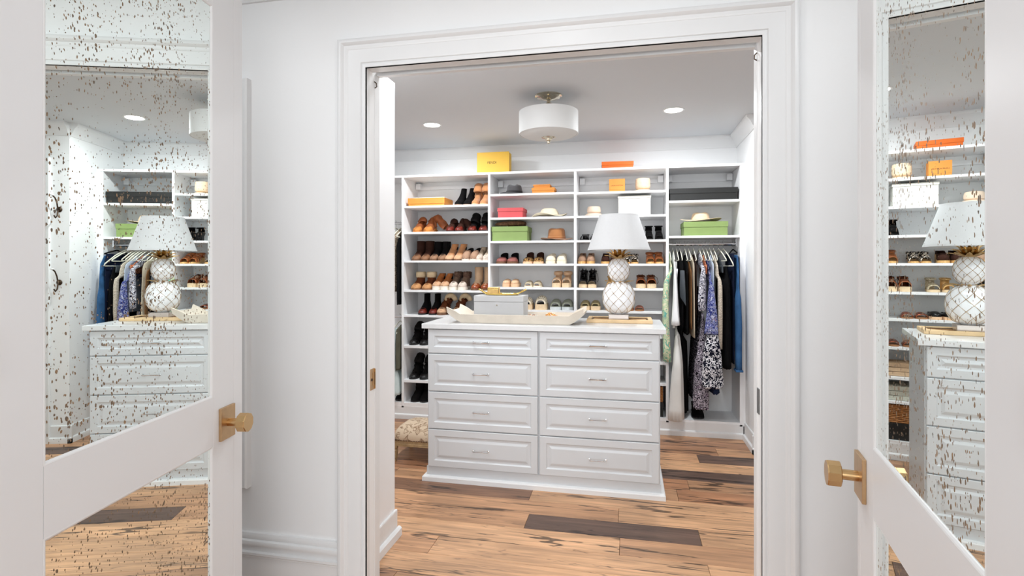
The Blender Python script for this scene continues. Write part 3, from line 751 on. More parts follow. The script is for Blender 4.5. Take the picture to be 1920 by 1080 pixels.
def sandal(x, z, W, H, lab, st, so, yf=4.585, L=.23, th=.012, heel=0, wedge=False, bands=((.14, .035), (.30, .04)), ankle=None, lace=None, insole_m=None, sh=.042, kind='sandal', ank_w=.006, buckle=None, rz=0):
    r = shoe_root(kind, x, yf, z, L, lab, rz)
    g, rise = sole_geo(W, L, th, heel, wedge, pad=.004, heel_w=.55); obj('sole', g, so, r)
    zb = lambda t: th+rise(t)
    insole(W, L, zb, insole_m or so, r)
    for t, wd in bands:
        hts = [(0, sh*.6), (.3, sh), (.6, sh*1.3), (1, sh*1.3)]
        obj('strap', dome(W, L, zb, hts, t, t+wd/L, nt=3, infl=1.04), st, r, smooth=True, solid=.002)
    if ankle:
        zt = ankle; yc = L*.30; g = G()
        # heel quarter + ring
        n = 18; ring = [(.032*math.cos(2*PI*j/n), yc+.040*math.sin(2*PI*j/n), zt+.004*math.sin(2*PI*j/n)) for j in range(n+1)]
        g.tube(ring, [(ank_w*.5, ank_w)]*len(ring), 6); obj('ankle_strap', g, st, r, smooth=True)
        g = G(); rings = []
        for zz in (0, .5, 1):
            ring2 = []
            for j in range(9):
                a = PI*(.12+.76*j/8); s_ = 1-.1*zz
                ring2.append((.031*s_*math.cos(a), yc+.001+.040*s_*math.sin(a), zb(.9)+(zt-zb(.9))*zz))
            rings.append(ring2)
        g.loft(rings, False, False, closed=False); obj('heel_counter', g, st, r, smooth=True, solid=.002)
    if buckle:
        g = G(); g.box(.030, .036, L*.30-.012, L*.30+.0, (ankle or .08)-.007, (ankle or .08)+.007); obj('buckle', g, buckle, r)
    if lace:
        rn = random.Random(int(abs(x)*9999)); g = G()
        for k in range(5):
            z0 = zb(.5)+.012+k*(H-zb(.5)-.02)/5; y0_ = -L*.12+L*.36*k/5
            g.tube([(-W*.42, y0_+.02, z0), (-W*.1, y0_-.012, z0+.014), (W*.42, y0_+.02, z0+.010)], .0022, 5)
            g.tube([(W*.42, y0_+.02, z0), (W*.1, y0_-.010, z0+.014), (-W*.42, y0_+.02, z0+.010)], .0022, 5)
        g.tube([(W*.3, L*.05, H*.9), (W*.62, -.01, H*.75), (W*.72, -.03, H*.42), (W*.60, -.05, H*.3)], .0018, 5)
        obj('laces', g, lace, r)
        g = dome(W, L, zb, [(0, sh*.5), (.3, sh), (.6, H*.7), (.8, H*.85), (1, H*.8)], .52, .97, lambda t: .45, nt=8, infl=.98)
        obj('quarters', g, st, r, smooth=True, solid=.002)
    return r
# shoe materials
S_tan = mat('tan_suede', (184, 128, 84), .9, var=.10, scale=25, sheen=.3); S_toe = mat('pale_tan_toe', (208, 166, 130), .8, var=.05)
S_db = mat('dark_brown_suede', (58, 34, 26), .85, var=.2); S_dt = mat('brown_toe', (138, 96, 66), .6, var=.1); S_blk = mat('black_suede', (14, 12, 13), .9, var=.2)
S_sole = mat('brown_sole', (112, 78, 54), .7); S_wsole = mat('white_rubber_sole', (238, 228, 214), .6, var=.02); S_bsole = mat('black_sole', (26, 24, 24), .6)
S_tp = mat('taupe_suede', (172, 138, 114), .9, var=.06); S_gb = mat('grey_beige_suede', (164, 146, 126), .9, var=.06); S_wt = mat('off_white_toe', (220, 204, 190), .7, var=.03)
S_cog = mat('cognac_leather', (146, 78, 36), .55, var=.25, scale=22); S_amb = mat('amber_suede', (196, 126, 58), .8, var=.15, scale=20)
S_brn = mat('chocolate_suede', (104, 56, 32), .85, var=.15); S_shr = mat('cream_shearling', (226, 204, 168), 1, var=.06, scale=50, bump=.8, bscale=150)
S_fur = mat('grey_brown_fur', (96, 74, 62), 1, var=.4, scale=60, bump=1, bscale=130); S_bge = mat('beige_knit', (206, 174, 142), .9, var=.04, scale=60, bump=.4, bscale=200)
S_pol = mat('polished_brown_leather', (140, 66, 34), .25, var=.15); S_oxb = mat('oxblood_leather', (110, 38, 28), .35, var=.25)
S_bpo = mat('polished_black_leather', (16, 15, 16), .3, var=.2); S_brg = mat('burgundy_leather', (150, 88, 80), .5, var=.15)
S_leo = pattern('leopard_print', [(226, 178, 110), (58, 34, 22)], 160, 'voronoi', stops=[0, .42]); S_crm = mat('cream_leather', (240, 228, 204), .6, var=.02)
S_nude = mat('nude_leather', (230, 190, 152), .55, var=.04); S_ndk = mat('brown_trim', (160, 112, 74), .6); S_snk = pattern('snakeskin_print', [(206, 188, 152), (140, 122, 92), (232, 220, 196)], 240, 'voronoi', stops=[0, .35, .55])
S_jute = mat('jute_rope', (232, 206, 170), .9, var=.08, scale=90, bump=.6, bscale=300); S_olv = mat('khaki_canvas', (152, 138, 104), .9, var=.06); S_sag = mat('sage_grey_suede', (136, 138, 124), .9, var=.05)
S_gys = mat('pale_grey_sole', (206, 210, 210), .6); S_br = mat('bronze_leather', (170, 98, 52), .3, metal=.35, var=.3, scale=60); S_gs = mat('gold_leather', (222, 176, 112), .35, metal=.3, var=.12)
S_zeb = pattern('black_white_print', [(20, 18, 18), (236, 224, 208)], 70, 'noise', stops=[0, .52]); S_lin = mat('black_lining', (18, 14, 14), .9)
def pair(fn, xs, z, W, H, who, *a, **k):
    for x, sd in zip(xs, ('left', 'right')): fn(x, z, W, H, '%s one of the %s' % (sd, who), *a, **k)
# --- left tower
pair(boot, (-1.457, -1.376), 1.902, .078, .166, 'slim black suede boots beside the flat orange box', S_blk, S_dt, shaft=(.028, .040), flare=.86, th=.008, heel=.02, toe=None, lean=.012)
for x, s, sd in ((-1.302, 1, 'left'), (-1.226, 2, 'right')):
    boot(x, 1.902, .072, .195, '%s one of the slouchy camel suede boots on the top shelf' % sd, S_tan, S_toe, kind='slouch_boot', th=.012, heel=.02, shaft=(.031, .045), fold=[(.004, .0, .130), (.008, .006, .172), (.008, -.030, .180), (.004, -.055, .165), (.004, -.066, .12)], seed=s, rz=0)
for x, s, sd in ((-1.850, 1, 'left'), (-1.748, 2, 'right')):
    boot(x, 1.669, .078, .15, '%s one of the tall cognac boots flopped over' % sd, S_cog, S_amb, kind='tall_boot', th=.012, heel=.03, shaft=(.030, .042), fold=[(.006, .01, .115), (.045, .0, .138), (.085, -.01, .10), (.135, -.02, .05)] if s == 2 else [(.0, .01, .11), (.02, -.03, .122), (.03, -.06, .09)], toe=S_amb, seed=s)
for x, s, sd in ((-1.540, 1, 'left'), (-1.456, 2, 'right')):
    boot(x, 1.669, .070, .12, '%s one of the folded dark brown boots in mid shelf' % sd, S_db, S_bsole, kind='tall_boot', th=.008, heel=.02, shaft=(.028, .040), fold=[(.0, .01, .09), (.030, -.01, .098), (.062, -.02, .07), (.085, -.03, .035)] if s == 2 else [(-.004, .0, .085), (.012, -.03, .098), (.03, -.05, .07)], toe=S_oxb, seed=s+3)
for x, s, sd in ((-1.334, 1, 'left'), (-1.236, 2, 'right')):
    boot(x, 1.669, .074, .16, '%s one of the tall folded black boots near the second tower' % sd, S_blk, S_bsole, kind='tall_boot', th=.008, heel=.02, shaft=(.034, .046), fold=[(.0, .0, .115), (.010, -.01, .14), (.016, -.05, .13), (.010, -.08, .08)], toe=S_oxb, seed=s+6)
pair(boot, (-1.858, -1.772), 1.414, .084, .180, 'dark brown boots leftmost on the third shelf', S_db, S_sole, shaft=(.038, .047), flare=1.04, toe=S_dt, lining=S_lin)
pair(boot, (-1.690, -1.612), 1.414, .078, .174, 'near black boots with brown toes on the third shelf', S_blk, S_sole, shaft=(.036, .046), flare=1.04, toe=mat('hazel_toe', (150, 112, 84), .7), lining=S_lin)
pair(boot, (-1.545, -1.462), 1.414, .084, .149, 'tan suede chelsea boots on the third shelf', S_tan, S_sole, shaft=(.030, .044), lean=.016, toe=S_toe)
pair(mule, (-1.388, -1.314), 1.414, .078, .094, 'taupe suede ankle booties with black lining on the third shelf', S_tp, S_wt, cover=.62, back=.118, top_m=S_lin, th=.014, kind='ankle_bootie', insole_m=S_lin)
pair(boot, (-1.266, -1.206), 1.414, .062, .121, 'grey beige suede boots rightmost on the third shelf', S_gb, S_wt, shaft=(.026, .040), lean=.010, toe=S_wt, th=.012, heel=.0)
pair(boot, (-1.862, -1.757), 1.151, .092, .158, 'chocolate suede boots with cream shearling cuffs', S_brn, S_dt, shaft=(.037, .047), cuff=S_shr, cuffh=.052, toe=mat('honey_toe', (196, 142, 92), .7), th=.012, heel=0, shag=.001)
pair(boot, (-1.664, -1.588), 1.151, .078, .146, 'rust suede boots on thick cream platforms', mat('rust_suede', (166, 100, 54), .85, var=.1), S_wsole, shaft=(.027, .042), lean=.014, toe=S_toe, th=.034, heel=0)
pair(boot, (-1.508, -1.425), 1.151, .076, .160, 'taupe lace boots with fur cuffs and white soles', mat('taupe_leather', (110, 88, 72), .7), S_wsole, shaft=(.030, .044), cuff=S_fur, cuffh=.055, toe=S_wt, th=.030, heel=0, shag=.006, lean=.008)
pair(boot, (-1.303, -1.215), 1.151, .084, .204, 'tall beige knit boots with polished brown feet', S_bge, S_sole, shaft=(.037, .046), toe=S_pol, th=.016, heel=0, flare=1.06)
pair(boot, (-1.800, -1.698), .928, .076, .182, 'oxblood leather chelsea boots with black shafts', S_blk, S_bsole, shaft=(.026, .040), toe=S_oxb, th=.012, heel=.02)
for x, s, sd in ((-1.618, 1, 'left'), (-1.478, 2, 'right')):
    r = boot(x, .928, .086, .12, '%s one of the brown boots whose cream shearling lining spills open' % sd, S_brn, S_sole, kind='shearling_boot', th=.020, heel=0, shaft=(.034, .044), fold=[(.01, .0, .105), (.03, -.01, .135), (.05, -.02, .15)], toe=S_toe, seed=s)
    g = G(); a = [PI*(.05+1.1*j/14) for j in range(15)]
    g.tube([(.055+.042*math.cos(q), .04-.02*math.sin(q), .118+.05*math.sin(q)) for q in a], [(.017, .024)]*15, 10); obj('shearling_lining', g, S_shr, r, smooth=True)
boot(-1.290, .928, .078, .135, 'black boot standing behind the grey jewelry box', S_blk, S_bsole, shaft=(.032, .044), th=.01, heel=.02)
for z, q, H in ((.654, 'on the shelf just left of the dresser top', .185), (.346, 'on the shelf beside the middle drawers', .205)):
    for x, sd, s in ((-1.884, 'left', 1), (-1.784, 'right', 2)):
        boot(x, z, .080, H, '%s one of the tall black boots %s' % (sd, q), S_blk, S_bsole, kind='slouch_boot', fold=[(.004, 0, H*.62), (.018, .0, H*.84), (.022, -.03, H*.88), (.016, -.065, H*.62)], shaft=(.037, .046), toe=S_bpo, seed=s, th=.009, heel=.02)
for x, sd, s in ((-1.866, 'left', 1), (-1.780, 'right', 2)):
    boot(x, .142, .088, .158, '%s one of the black ankle boots on the bottom shelf' % sd, S_blk, S_bsole, shaft=(.042, .050), seed=s, th=.012, heel=.02, slouch=1)
# --- second tower
pair(mule, (-1.068, -.972), 1.385, .090, .062, 'burgundy leather mules with black suede backs', S_brg, S_sole, cover=.40, back=.100, top_m=S_blk, insole_m=S_blk, th=.018)
pair(mule, (-.832, -.742), 1.385, .086, .062, 'leopard print mules with dark brown backs', S_leo, S_nude, cover=.40, back=.104, top_m=S_db, insole_m=S_db, th=.018, orn=S_lin)
pair(mule, (-.634, -.540), 1.385, .082, .084, 'cream leather mules with thick soles', S_crm, S_crm, cover=.5, th=.022, trim_=S_ndk, insole_m=S_crm, back=.092, top_m=S_crm)
pair(mule, (-1.022, -.948), 1.183, .068, .070, 'nude leather slides with brown edging', S_nude, S_nude, cover=.42, th=.03, trim_=S_ndk)
pair(mule, (-.825, -.748), 1.183, .072, .056, 'snakeskin print flat slides', S_snk, S_crm, cover=.42, th=.012, toe_open=True, insole_m=S_ndk)
pair(sandal, (-.582, -.498), 1.183, .078, .136, 'nude espadrille sandals with wide ankle straps', S_nude, S_jute, th=.034, heel=.02, wedge=True, ankle=.118, ank_w=.018, buckle=S_gs, bands=((.12, .06),), sh=.046)
pair(mule, (-.930, -.836), .989, .086, .105, 'cream perforated platform slides behind the jewelry box', S_crm, S_jute, cover=.45, th=.045, toe_open=True, orn=S_lin, insole_m=S_lin)
mule(-.716, .989, .104, .120, 'cream perforated platform slide standing alone beside the jewelry box', S_crm, S_jute, cover=.46, th=.048, toe_open=True, orn=S_lin, insole_m=S_lin, kind='platform_slide')
pair(mule, (-.590, -.490), .989, .096, .092, 'sage grey suede slides with pale soles', S_sag, S_gys, cover=.48, th=.028, toe_open=True, insole_m=S_sag)
# --- third tower
pair(sandal, (-.344, -.258), 1.581, .076, .060, 'flat black strappy sandals left of the lampshade', S_bpo, S_bsole, bands=((.12, .02), (.26, .02), (.42, .02)), th=.006, ankle=.055, ank_w=.004)
pair(sandal, (.188, .268), 1.581, .062, .125, 'tall black heels with ankle bows right of the lampshade', S_blk, S_bsole, L=.20, th=.006, heel=.075, ankle=.118, ank_w=.006, bands=((.10, .03), (.26, .03)), sh=.036)
pair(mule, (-.366, -.294), 1.384, .068, .075, 'tan pointed espadrille flats with gold toes', S_tp, S_gs, cover=.36, th=.020, heel=.045, wedge=True, open_=True, insole_m=mat('sand_insole', (196, 160, 124), .8))
pair(mule, (-.170, -.096), 1.384, .070, .072, 'dark brown peep toe wedges with gold soles', S_db, S_gs, cover=.38, th=.018, heel=.045, wedge=True, open_=True, insole_m=S_db)
pair(sandal, (.004, .070), 1.384, .064, .092, 'black and white print strappy sandals behind the gold leaves', S_zeb, S_gs, th=.010, heel=.02, ankle=.075, ank_w=.008, bands=((.12, .03), (.30, .03), (.46, .025)))
pair(sandal, (.198, .268), 1.384, .070, .098, 'bronze and gold strappy wedge sandals', S_br, S_gs, th=.012, heel=.04, wedge=True, ankle=.088, ank_w=.010, bands=((.10, .03), (.26, .03), (.42, .03)), sh=.045)
pair(sandal, (-.357, -.282), 1.182, .072, .150, 'black lace up espadrilles on pale soles', S_bpo, S_jute, th=.026, heel=.03, wedge=True, lace=S_bpo, ankle=.135, ank_w=.008, bands=((.13, .05),), sh=.04)
sandal(-.125, 1.182, .072, .11, 'sandal with gold strap hidden behind the lamp waist', S_gs, S_jute, th=.014, bands=((.12, .03), (.3, .03)), ankle=.09)
sandal(-.04, 1.182, .072, .11, 'sandal with snakeskin strap hidden behind the lamp waist', S_snk, S_jute, th=.014, bands=((.12, .03), (.3, .03)), ankle=.09)
pair(sandal, (.122, .206), 1.182, .078, .112, 'brown lace up sandals on cream platform soles', S_cog, S_jute, th=.032, lace=S_db, bands=((.12, .05), (.32, .04)), sh=.05, ankle=.095)
pair(mule, (-.338, -.252), .993, .080, .080, 'khaki canvas espadrilles with cream rope soles', S_olv, S_jute, cover=.5, th=.034, toe_open=True, insole_m=S_olv)
pair(mule, (-.128, -.050), .993, .074, .060, 'black pumps with tan soles behind the big pineapple', S_bpo, S_nude, cover=.4, th=.02, open_=True, insole_m=S_lin)
pair(sandal, (.028, .110), .993, .072, .045, 'metallic bronze flat sandals right of the lamp', mat('copper_metal_leather', (176, 96, 66), .25, metal=.6, var=.25), S_ndk, th=.008, bands=((.12, .045), (.34, .03)), sh=.03, kind='flat_sandal')
pair(sandal, (.10, .19), .792, .072, .05, 'metallic bronze sandals on the low shelf', _m['copper_metal_leather'], S_ndk, th=.008, bands=((.12, .05), (.34, .03)), sh=.03, kind='flat_sandal')
def folded(name, x, y, z, w, d, n, h, m, label, cat, seed=0):
    t = thing(name, (x, y, z), label, cat); rn = random.Random(seed)
    for k in range(n):
        g = G(); hh = h/n; z0 = k*hh; ww = w/2-rn.uniform(0, .008); dd = d/2-rn.uniform(0, .006)
        # rounded fold: lozenge section swept along y
        sec = [(-ww, z0+hh*.5), (-ww+.006, z0+hh*.92), (-ww*.4, z0+hh*.99), (ww*.4, z0+hh*.96), (ww-.006, z0+hh*.9), (ww, z0+hh*.5), (ww-.006, z0+hh*.08), (-ww+.006, z0+hh*.04)]
        g.loft([[(a+rn.uniform(-.002, .002), yy_, b) for a, b in sec] for yy_ in (-dd, -dd*.4, dd*.4, dd)])
        obj('folded_layer', g, m, t, smooth='auto')
    return t
folded('folded_scarf', .13, 4.69, .58, .20, .18, 3, .095, S_bge, 'beige scarf folded on the low shelf right of the dresser', 'scarf', 3)
folded('folded_sweater', .15, 4.70, .41, .24, .22, 3, .10, mat('oatmeal_knit', (196, 194, 180), .95, var=.05, scale=50, bump=.4), 'pale oatmeal sweater folded on the low shelf above the basket', 'sweater', 5)
def basket(x, y, z, w, d, h, label):
    t = thing('wicker_basket', (x, y, z), label, 'basket'); m = mat('brown_wicker', (168, 112, 62), .7, var=.15, scale=60)
    g = G()
    for k in range(9):
        zz = h*(k+.5)/9.5; rr = []
        for q in range(49):
            s = q/48*4; e = int(s) % 4; f = s-int(s)
            px, py = [(-w/2+w*f, -d/2), (w/2, -d/2+d*f), (w/2-w*f, d/2), (-w/2, d/2-d*f)][e]
            o = .003*(1 if (q+k) % 2 else -1); px *= 1+o/w*2; py *= 1+o/d*2; rr.append((px, py, zz))
        g.tube(rr, .006, 5, caps=False)
    obj('weave', g, m, t, smooth=True)
    g = G()
    for i in range(14): g.tube([(-w/2+w*i/13, -d/2, 0), (-w/2+w*i/13, -d/2, h)], .004, 5); g.tube([(-w/2+w*i/13, d/2, 0), (-w/2+w*i/13, d/2, h)], .004, 5)
    obj('stakes', g, m, t)
    obj('rim', G().tube([(-w/2, -d/2, h), (w/2, -d/2, h), (w/2, d/2, h), (-w/2, d/2, h), (-w/2, -d/2, h)], .008, 8), m, t)
    obj('base', G().box(-w/2, w/2, -d/2, d/2, 0, .006), m, t)
basket(.10, 4.70, .252, .38, .22, .12, 'brown wicker basket on the black box low on the shelves right of the dresser')
box_thing('storage_box', .10, 4.71, .132, .40, .26, .119, P_blk, 'black box on the bottom shelf under the wicker basket', lid=.3)

# ------------------------------------------------------------------ things on the dresser
CT = .9985
M_lat = mat('antique_gold_line', (178, 150, 112), .4, metal=.7, var=.08)
def ball(g, c, r):
    rings = []
    for k in range(1, 4):
        a = -PI/2+PI*k/4; rings.append([(c[0]+r*math.cos(a)*math.cos(2*PI*j/6), c[1]+r*math.cos(a)*math.sin(2*PI*j/6), c[2]+r*math.sin(a)) for j in range(6)])
    g.loft(rings)
# framed wooden tray under the lamp
M_oak = mat('pale_oak', (222, 190, 146), .55, var=.1, scale=18, bump=.1)
t = thing('lamp_tray', (-.042, 3.645, CT), 'flat pale wooden tray under the pineapple lamp', 'tray')
g = G(); w, d = .207, .125
def q(o, z): return [(-w+o, -d+o, z), (w-o, -d+o, z), (w-o, d-o, z), (-w+o, d-o, z)]
g.loft([q(.002, 0), q(0, .002), q(0, .020), q(.002, .022), q(.026, .022), q(.028, .014), q(.028, .010)], True, True); obj('tray_body', g, M_oak, t)
g = G()
for z in (.0125,):
    g.box(-w+.030, w-.030, -d+.030, -d+.034, z, z+.004); g.box(-w+.030, w-.030, d-.034, d-.030, z, z+.004)
    g.box(-w+.030, -w+.034, -d+.03, d-.03, z, z+.004); g.box(w-.034, w-.030, -d+.03, d-.03, z, z+.004)
obj('inner_edging', g, M_iron, t)
g = G()
for s in (-1, 1): g.loft([[(-w+.034, s*(d-.034)-.003, .010), (-w+.034, s*(d-.034)+.003, .010), (-w+.034, s*(d-.034)+.003, .015), (-w+.034, s*(d-.034)-.003, .015)],
                          [(w-.034, -s*(d-.034)-.003, .010), (w-.034, -s*(d-.034)+.003, .010), (w-.034, -s*(d-.034)+.003, .015), (w-.034, -s*(d-.034)-.003, .015)]])
obj('cross_inlay', g, mat('walnut_inlay', (150, 112, 76), .5), t)
# pineapple lamp
LX, LY = -.047, 3.645; B0 = CT+.0185
t = thing('table_lamp', (LX, LY, B0), 'white ceramic double pineapple table lamp with white empire shade', 'lamp')
obj('plinth', G().box(-.064, .064, -.064, .064, 0, .032), mat('silvered_acrylic', (206, 196, 190), .15, metal=.4, var=.03), t, bev=.003)
def pine(z0, h, r, name, ridges):
    prof = []
    for k in range(17):
        u = k/16; a = -PI/2+PI*u
        rr = r*max(.36 if u < .5 else .34, abs(math.cos(a))**.62); prof.append((rr, z0+h*(.5+.5*math.sin(a)*1.0)))
    prof = [(prof[0][0]*.5, prof[0][1]+.002)]+prof+[(prof[-1][0]*.5, prof[-1][1]-.001)]
    rad = lambda z: interp(z, [(p[1], p[0]) for p in sorted(prof, key=lambda p: p[1])])
    def mod(a, z): return 1+.012*math.cos(ridges*a)
    b = obj(name, G().lathe(prof, 72, mod=mod), M_cer, t, smooth=True)
    return rad, b
radL, bL = pine(.033, .210, .1045, 'lower_body', 12)
radU, bU = pine(.247, .150, .0715, 'upper_body', 12)
def lattice(z0, z1, rad, par, nb, turns, th):
    g = G()
    for s in (-1, 1):
        for k in range(nb):
            pts = []
            for i in range(25):
                u = i/24; z = z0+(z1-z0)*u; a = 2*PI*k/nb+s*2*PI*turns*u; r = rad(z)+.0006
                pts.append((r*math.cos(a), r*math.sin(a), z))
            g.tube(pts, th, 4)
    obj('gold_lattice', g, M_lat, par, smooth=True)
    g = G(); j = 1
    while j/(2*nb*turns) < .999:
        u = j/(2*nb*turns); z = z0+(z1-z0)*u; r = rad(z)+.001
        for k in range(nb):
            a = 2*PI*k/nb+PI*j/nb; ball(g, (r*math.cos(a), r*math.sin(a), z), .0030 if r > .05 else .002)
        j += 1
    tag(obj('lattice_studs', g, M_lat, par, smooth=True), kind='stuff')
lattice(.040, .236, radL, bL, 10, .30, .0013); lattice(.254, .392, radU, bU, 10, .30, .0011)
# gold studs at the crossings
def leaves(z, r0, n, ln, up_, wd, par_name, layers=2):
    g = G()
    for l in range(layers):
        for k in range(n):
            a = 2*PI*(k+.5*l)/n; dx, dy = math.cos(a), math.sin(a); px, py = -dy, dx
            L_ = ln*(1-.22*l); rise = up_*(1+.75*l)
            pr = [(0, wd*.5, 0), (.35, wd, .45), (.7, wd*.62, .85), (1, .0008, 1.0)]
            top = []; bot = []
            for f, w_, zf in pr:
                cx_, cy_, cz_ = dx*(r0+L_*f), dy*(r0+L_*f), z+rise*zf
                top.append([(cx_+px*w_, cy_+py*w_, cz_), (cx_, cy_, cz_+w_*.35+.001), (cx_-px*w_, cy_-py*w_, cz_), (cx_, cy_, cz_-.0015)])
            g.loft(top)
    return obj(par_name, g, M_gold, t, smooth=False)
leaves(.392, .014, 9, .084, .026, .015, 'crown_leaves', 3)
leaves(.238, .046, 9, .050, .012, .012, 'collar_leaves', 1)
obj('stem', G().lathe([(0, .39), (.012, .39), (.010, .42), (.006, .43), (.006, .50), (.012, .505), (.012, .52), (0, .52)], 16), M_gold, t, smooth='auto')
sz0, sz1, sr0, sr1 = .452, .682, .203, .126
obj('lamp_shade', G().lathe([(sr0, sz0), (sr1, sz1), (sr1-.002, sz1), (sr0-.002, sz0), (sr0, sz0)], 64), M_shade, t, smooth='auto')
g = G(); g.lathe([(sr0+.0008, sz0-.001), (sr0-.0022, sz0+.012), (sr0-.005, sz0+.012), (sr0-.004, sz0-.001), (sr0+.0008, sz0-.001)], 64)
g.lathe([(sr1+.0035, sz1-.010), (sr1+.0008, sz1+.001), (sr1-.003, sz1+.001), (sr1-.001, sz1-.010), (sr1+.0035, sz1-.010)], 64); obj('shade_trim', g, M_shade, t, smooth='auto')
g = G()
for k in range(3):
    a = 2*PI*k/3; g.tube([(0, 0, sz1-.02), (sr1*math.cos(a), sr1*math.sin(a), sz1-.006)], .0015, 5)
obj('spider', g, M_gold, t)
# whitewashed dough bowl
M_wash = mat('whitewashed_wood', (220, 209, 194), .75, var=.09, scale=9, bump=.25, bscale=60)
t = thing('dough_bowl', (-.69, 3.47, CT), 'long whitewashed wooden dough bowl with flared ends on the dresser', 'bowl')
g = G(); outer = []; inner = []
for i in range(31):
    u = -1+2*i/30; au = abs(u)
    e_ = max(0, (au-.80)/.20)
    x = math.copysign(min(au, .80)/.80*.348+.088*e_, u)
    zb = .001+.062*e_**1.25; zt = .057+.046*e_**.8
    hw = .138+.012*e_; hb = hw*(.86+.02*e_)
    e = .010; zi = zb+.012
    # one closed section: outside up, over the rim, inside down
    outer.append([(x, -hb, zb), (x, -hw*.96, zb+(zt-zb)*.55), (x, -hw-.004, zt), (x, -hw+.010, zt), (x, -hw*.90+.004, zb+(zt-zb)*.55), (x, -hb+.012, zi),
                  (x, hb-.012, zi), (x, hw*.90-.004, zb+(zt-zb)*.55), (x, hw-.010, zt), (x, hw+.004, zt), (x, hw*.96, zb+(zt-zb)*.55), (x, hb, zb)])
g.loft(outer); obj('bowl_body', g, M_wash, t, smooth='auto')
# grey jewelry box
M_grybox = mat('dove_grey_leatherette', (186, 186, 187), .6, var=.015)
t = thing('jewelry_box', (-.803, 3.475, CT+.0145), 'dove grey jewelry box sitting in the wooden dough bowl', 'box')
obj('box_body', G().box(-.163, .163, -.075, .095, 0, .118), M_grybox, t, bev=.0015)
obj('lid', G().box(-.164, .164, -.0765, .0965, .1195, .158), M_grybox, t, bev=.002)
g = G(); g.tube([(-.010, -.0745, .098), (-.010, -.079, .098)], .0045, 12); obj('lock', g, M_nickel, t, smooth='auto')
# gilt tray with branch handles
t = thing('trinket_tray', (-.797, 3.485, CT+.1735), 'narrow gilt tray with branch handles on the grey jewelry box', 'tray')
g = G(); rings = []
for f, z in ((0, .002), (.92, .002), (.98, .004), (1.0, .011), (1.01, .013), (.985, .011), (.95, .005), (0, .004)):
    rings.append([(.112*f*math.copysign(abs(math.cos(a))**.75, math.cos(a)) if f else 0, .055*f*math.copysign(abs(math.sin(a))**.75, math.sin(a)) if f else 0, z) for a in [2*PI*j/40 for j in range(40)]])
g.loft(rings, False, False); obj('tray_body', g, mat('bright_gilt', (232, 200, 120), .22, metal=1, var=.08, scale=60), t, smooth='auto')
g = G()
for s in (-1, 1):
    g.tube([(s*.100, -.03, .010), (s*.120, -.015, .018), (s*.140, .0, .028), (s*.155, .004, .036)], [.0045, .0055, .005, .006], 7)
    g.tube([(s*.100, .03, .010), (s*.118, .012, .017), (s*.135, .0, .026)], [.004, .0045, .004], 7)
    g.tube([(s*.128, -.008, .022), (s*.134, -.02, .032)], [.004, .003], 6); g.tube([(s*.142, .0, .029), (s*.137, .012, .038)], [.004, .003], 6)
    g.lathe([(0, .030), (.006, .033), (.007, .038), (.004, .043), (0, .044)], 10, s*.156, .004)
obj('branch_handle', g, _m['bright_gilt'], t, smooth=True)
t = thing('trinket_box', (-.852, 3.475, CT+.1785), 'small gold lidded glass box standing on the gilt tray', 'box')
obj('box_body', G().box(-.033, .033, -.028, .028, 0, .034), mat('amber_gilt_glass', (222, 186, 120), .18, metal=.5, var=.12, scale=60), t, bev=.002)
g = G()
for z in (.0, .033, .043):
    g.tube([(-.034, -.029, z), (.034, -.029, z), (.034, .029, z), (-.034, .029, z), (-.034, -.029, z)], .0016, 5)
for sx in (-1, 1):
    for sy in (-1, 1): g.tube([(sx*.034, sy*.029, 0), (sx*.034, sy*.029, .043)], .0016, 5)
obj('gold_edging', g, _m['bright_gilt'], t); obj('lid', G().box(-.033, .033, -.028, .028, .035, .043), _m['amber_gilt_glass'], t, bev=.001)
# bead strands in the bowl
cols = {'coral': (226, 128, 92), 'turquoise': (120, 186, 186), 'amber': (224, 160, 66), 'ivory': (240, 228, 206), 'gold': (220, 178, 90)}
BM = {k: mat(k+'_bead', v, .3, var=.1) for k, v in cols.items()}
def strand(x, y, rx, ry, z, label, names, loops, seed):
    rn = random.Random(seed); t = thing('bead_necklace', (x, y, CT+z), label, 'necklace'); gs = {k: G() for k in names}
    for l in range(loops):
        ph = rn.uniform(0, 6); f = 1-.14*l; n = 30
        for k in range(n):
            a = 2*PI*k/n+ph; ball(gs[names[(k*7+l) % len(names)]], (rx*f*math.cos(a)+rn.uniform(-.003, .003), ry*f*math.sin(a), .005+.0065*l+rn.uniform(0, .004)), rn.uniform(.0042, .0062))
    for k, g in gs.items(): tag(obj(k+'_beads', g, BM[k], t, smooth=True), kind='stuff')
strand(-.595, 3.47, .040, .060, .014, 'coral and turquoise bead necklace coiled beside the jewelry box', ['coral', 'turquoise', 'ivory'], 5, 2)
strand(-.475, 3.48, .068, .062, .014, 'amber and gold bead necklace heaped in the right of the dough bowl', ['amber', 'gold', 'ivory', 'coral'], 7, 5)

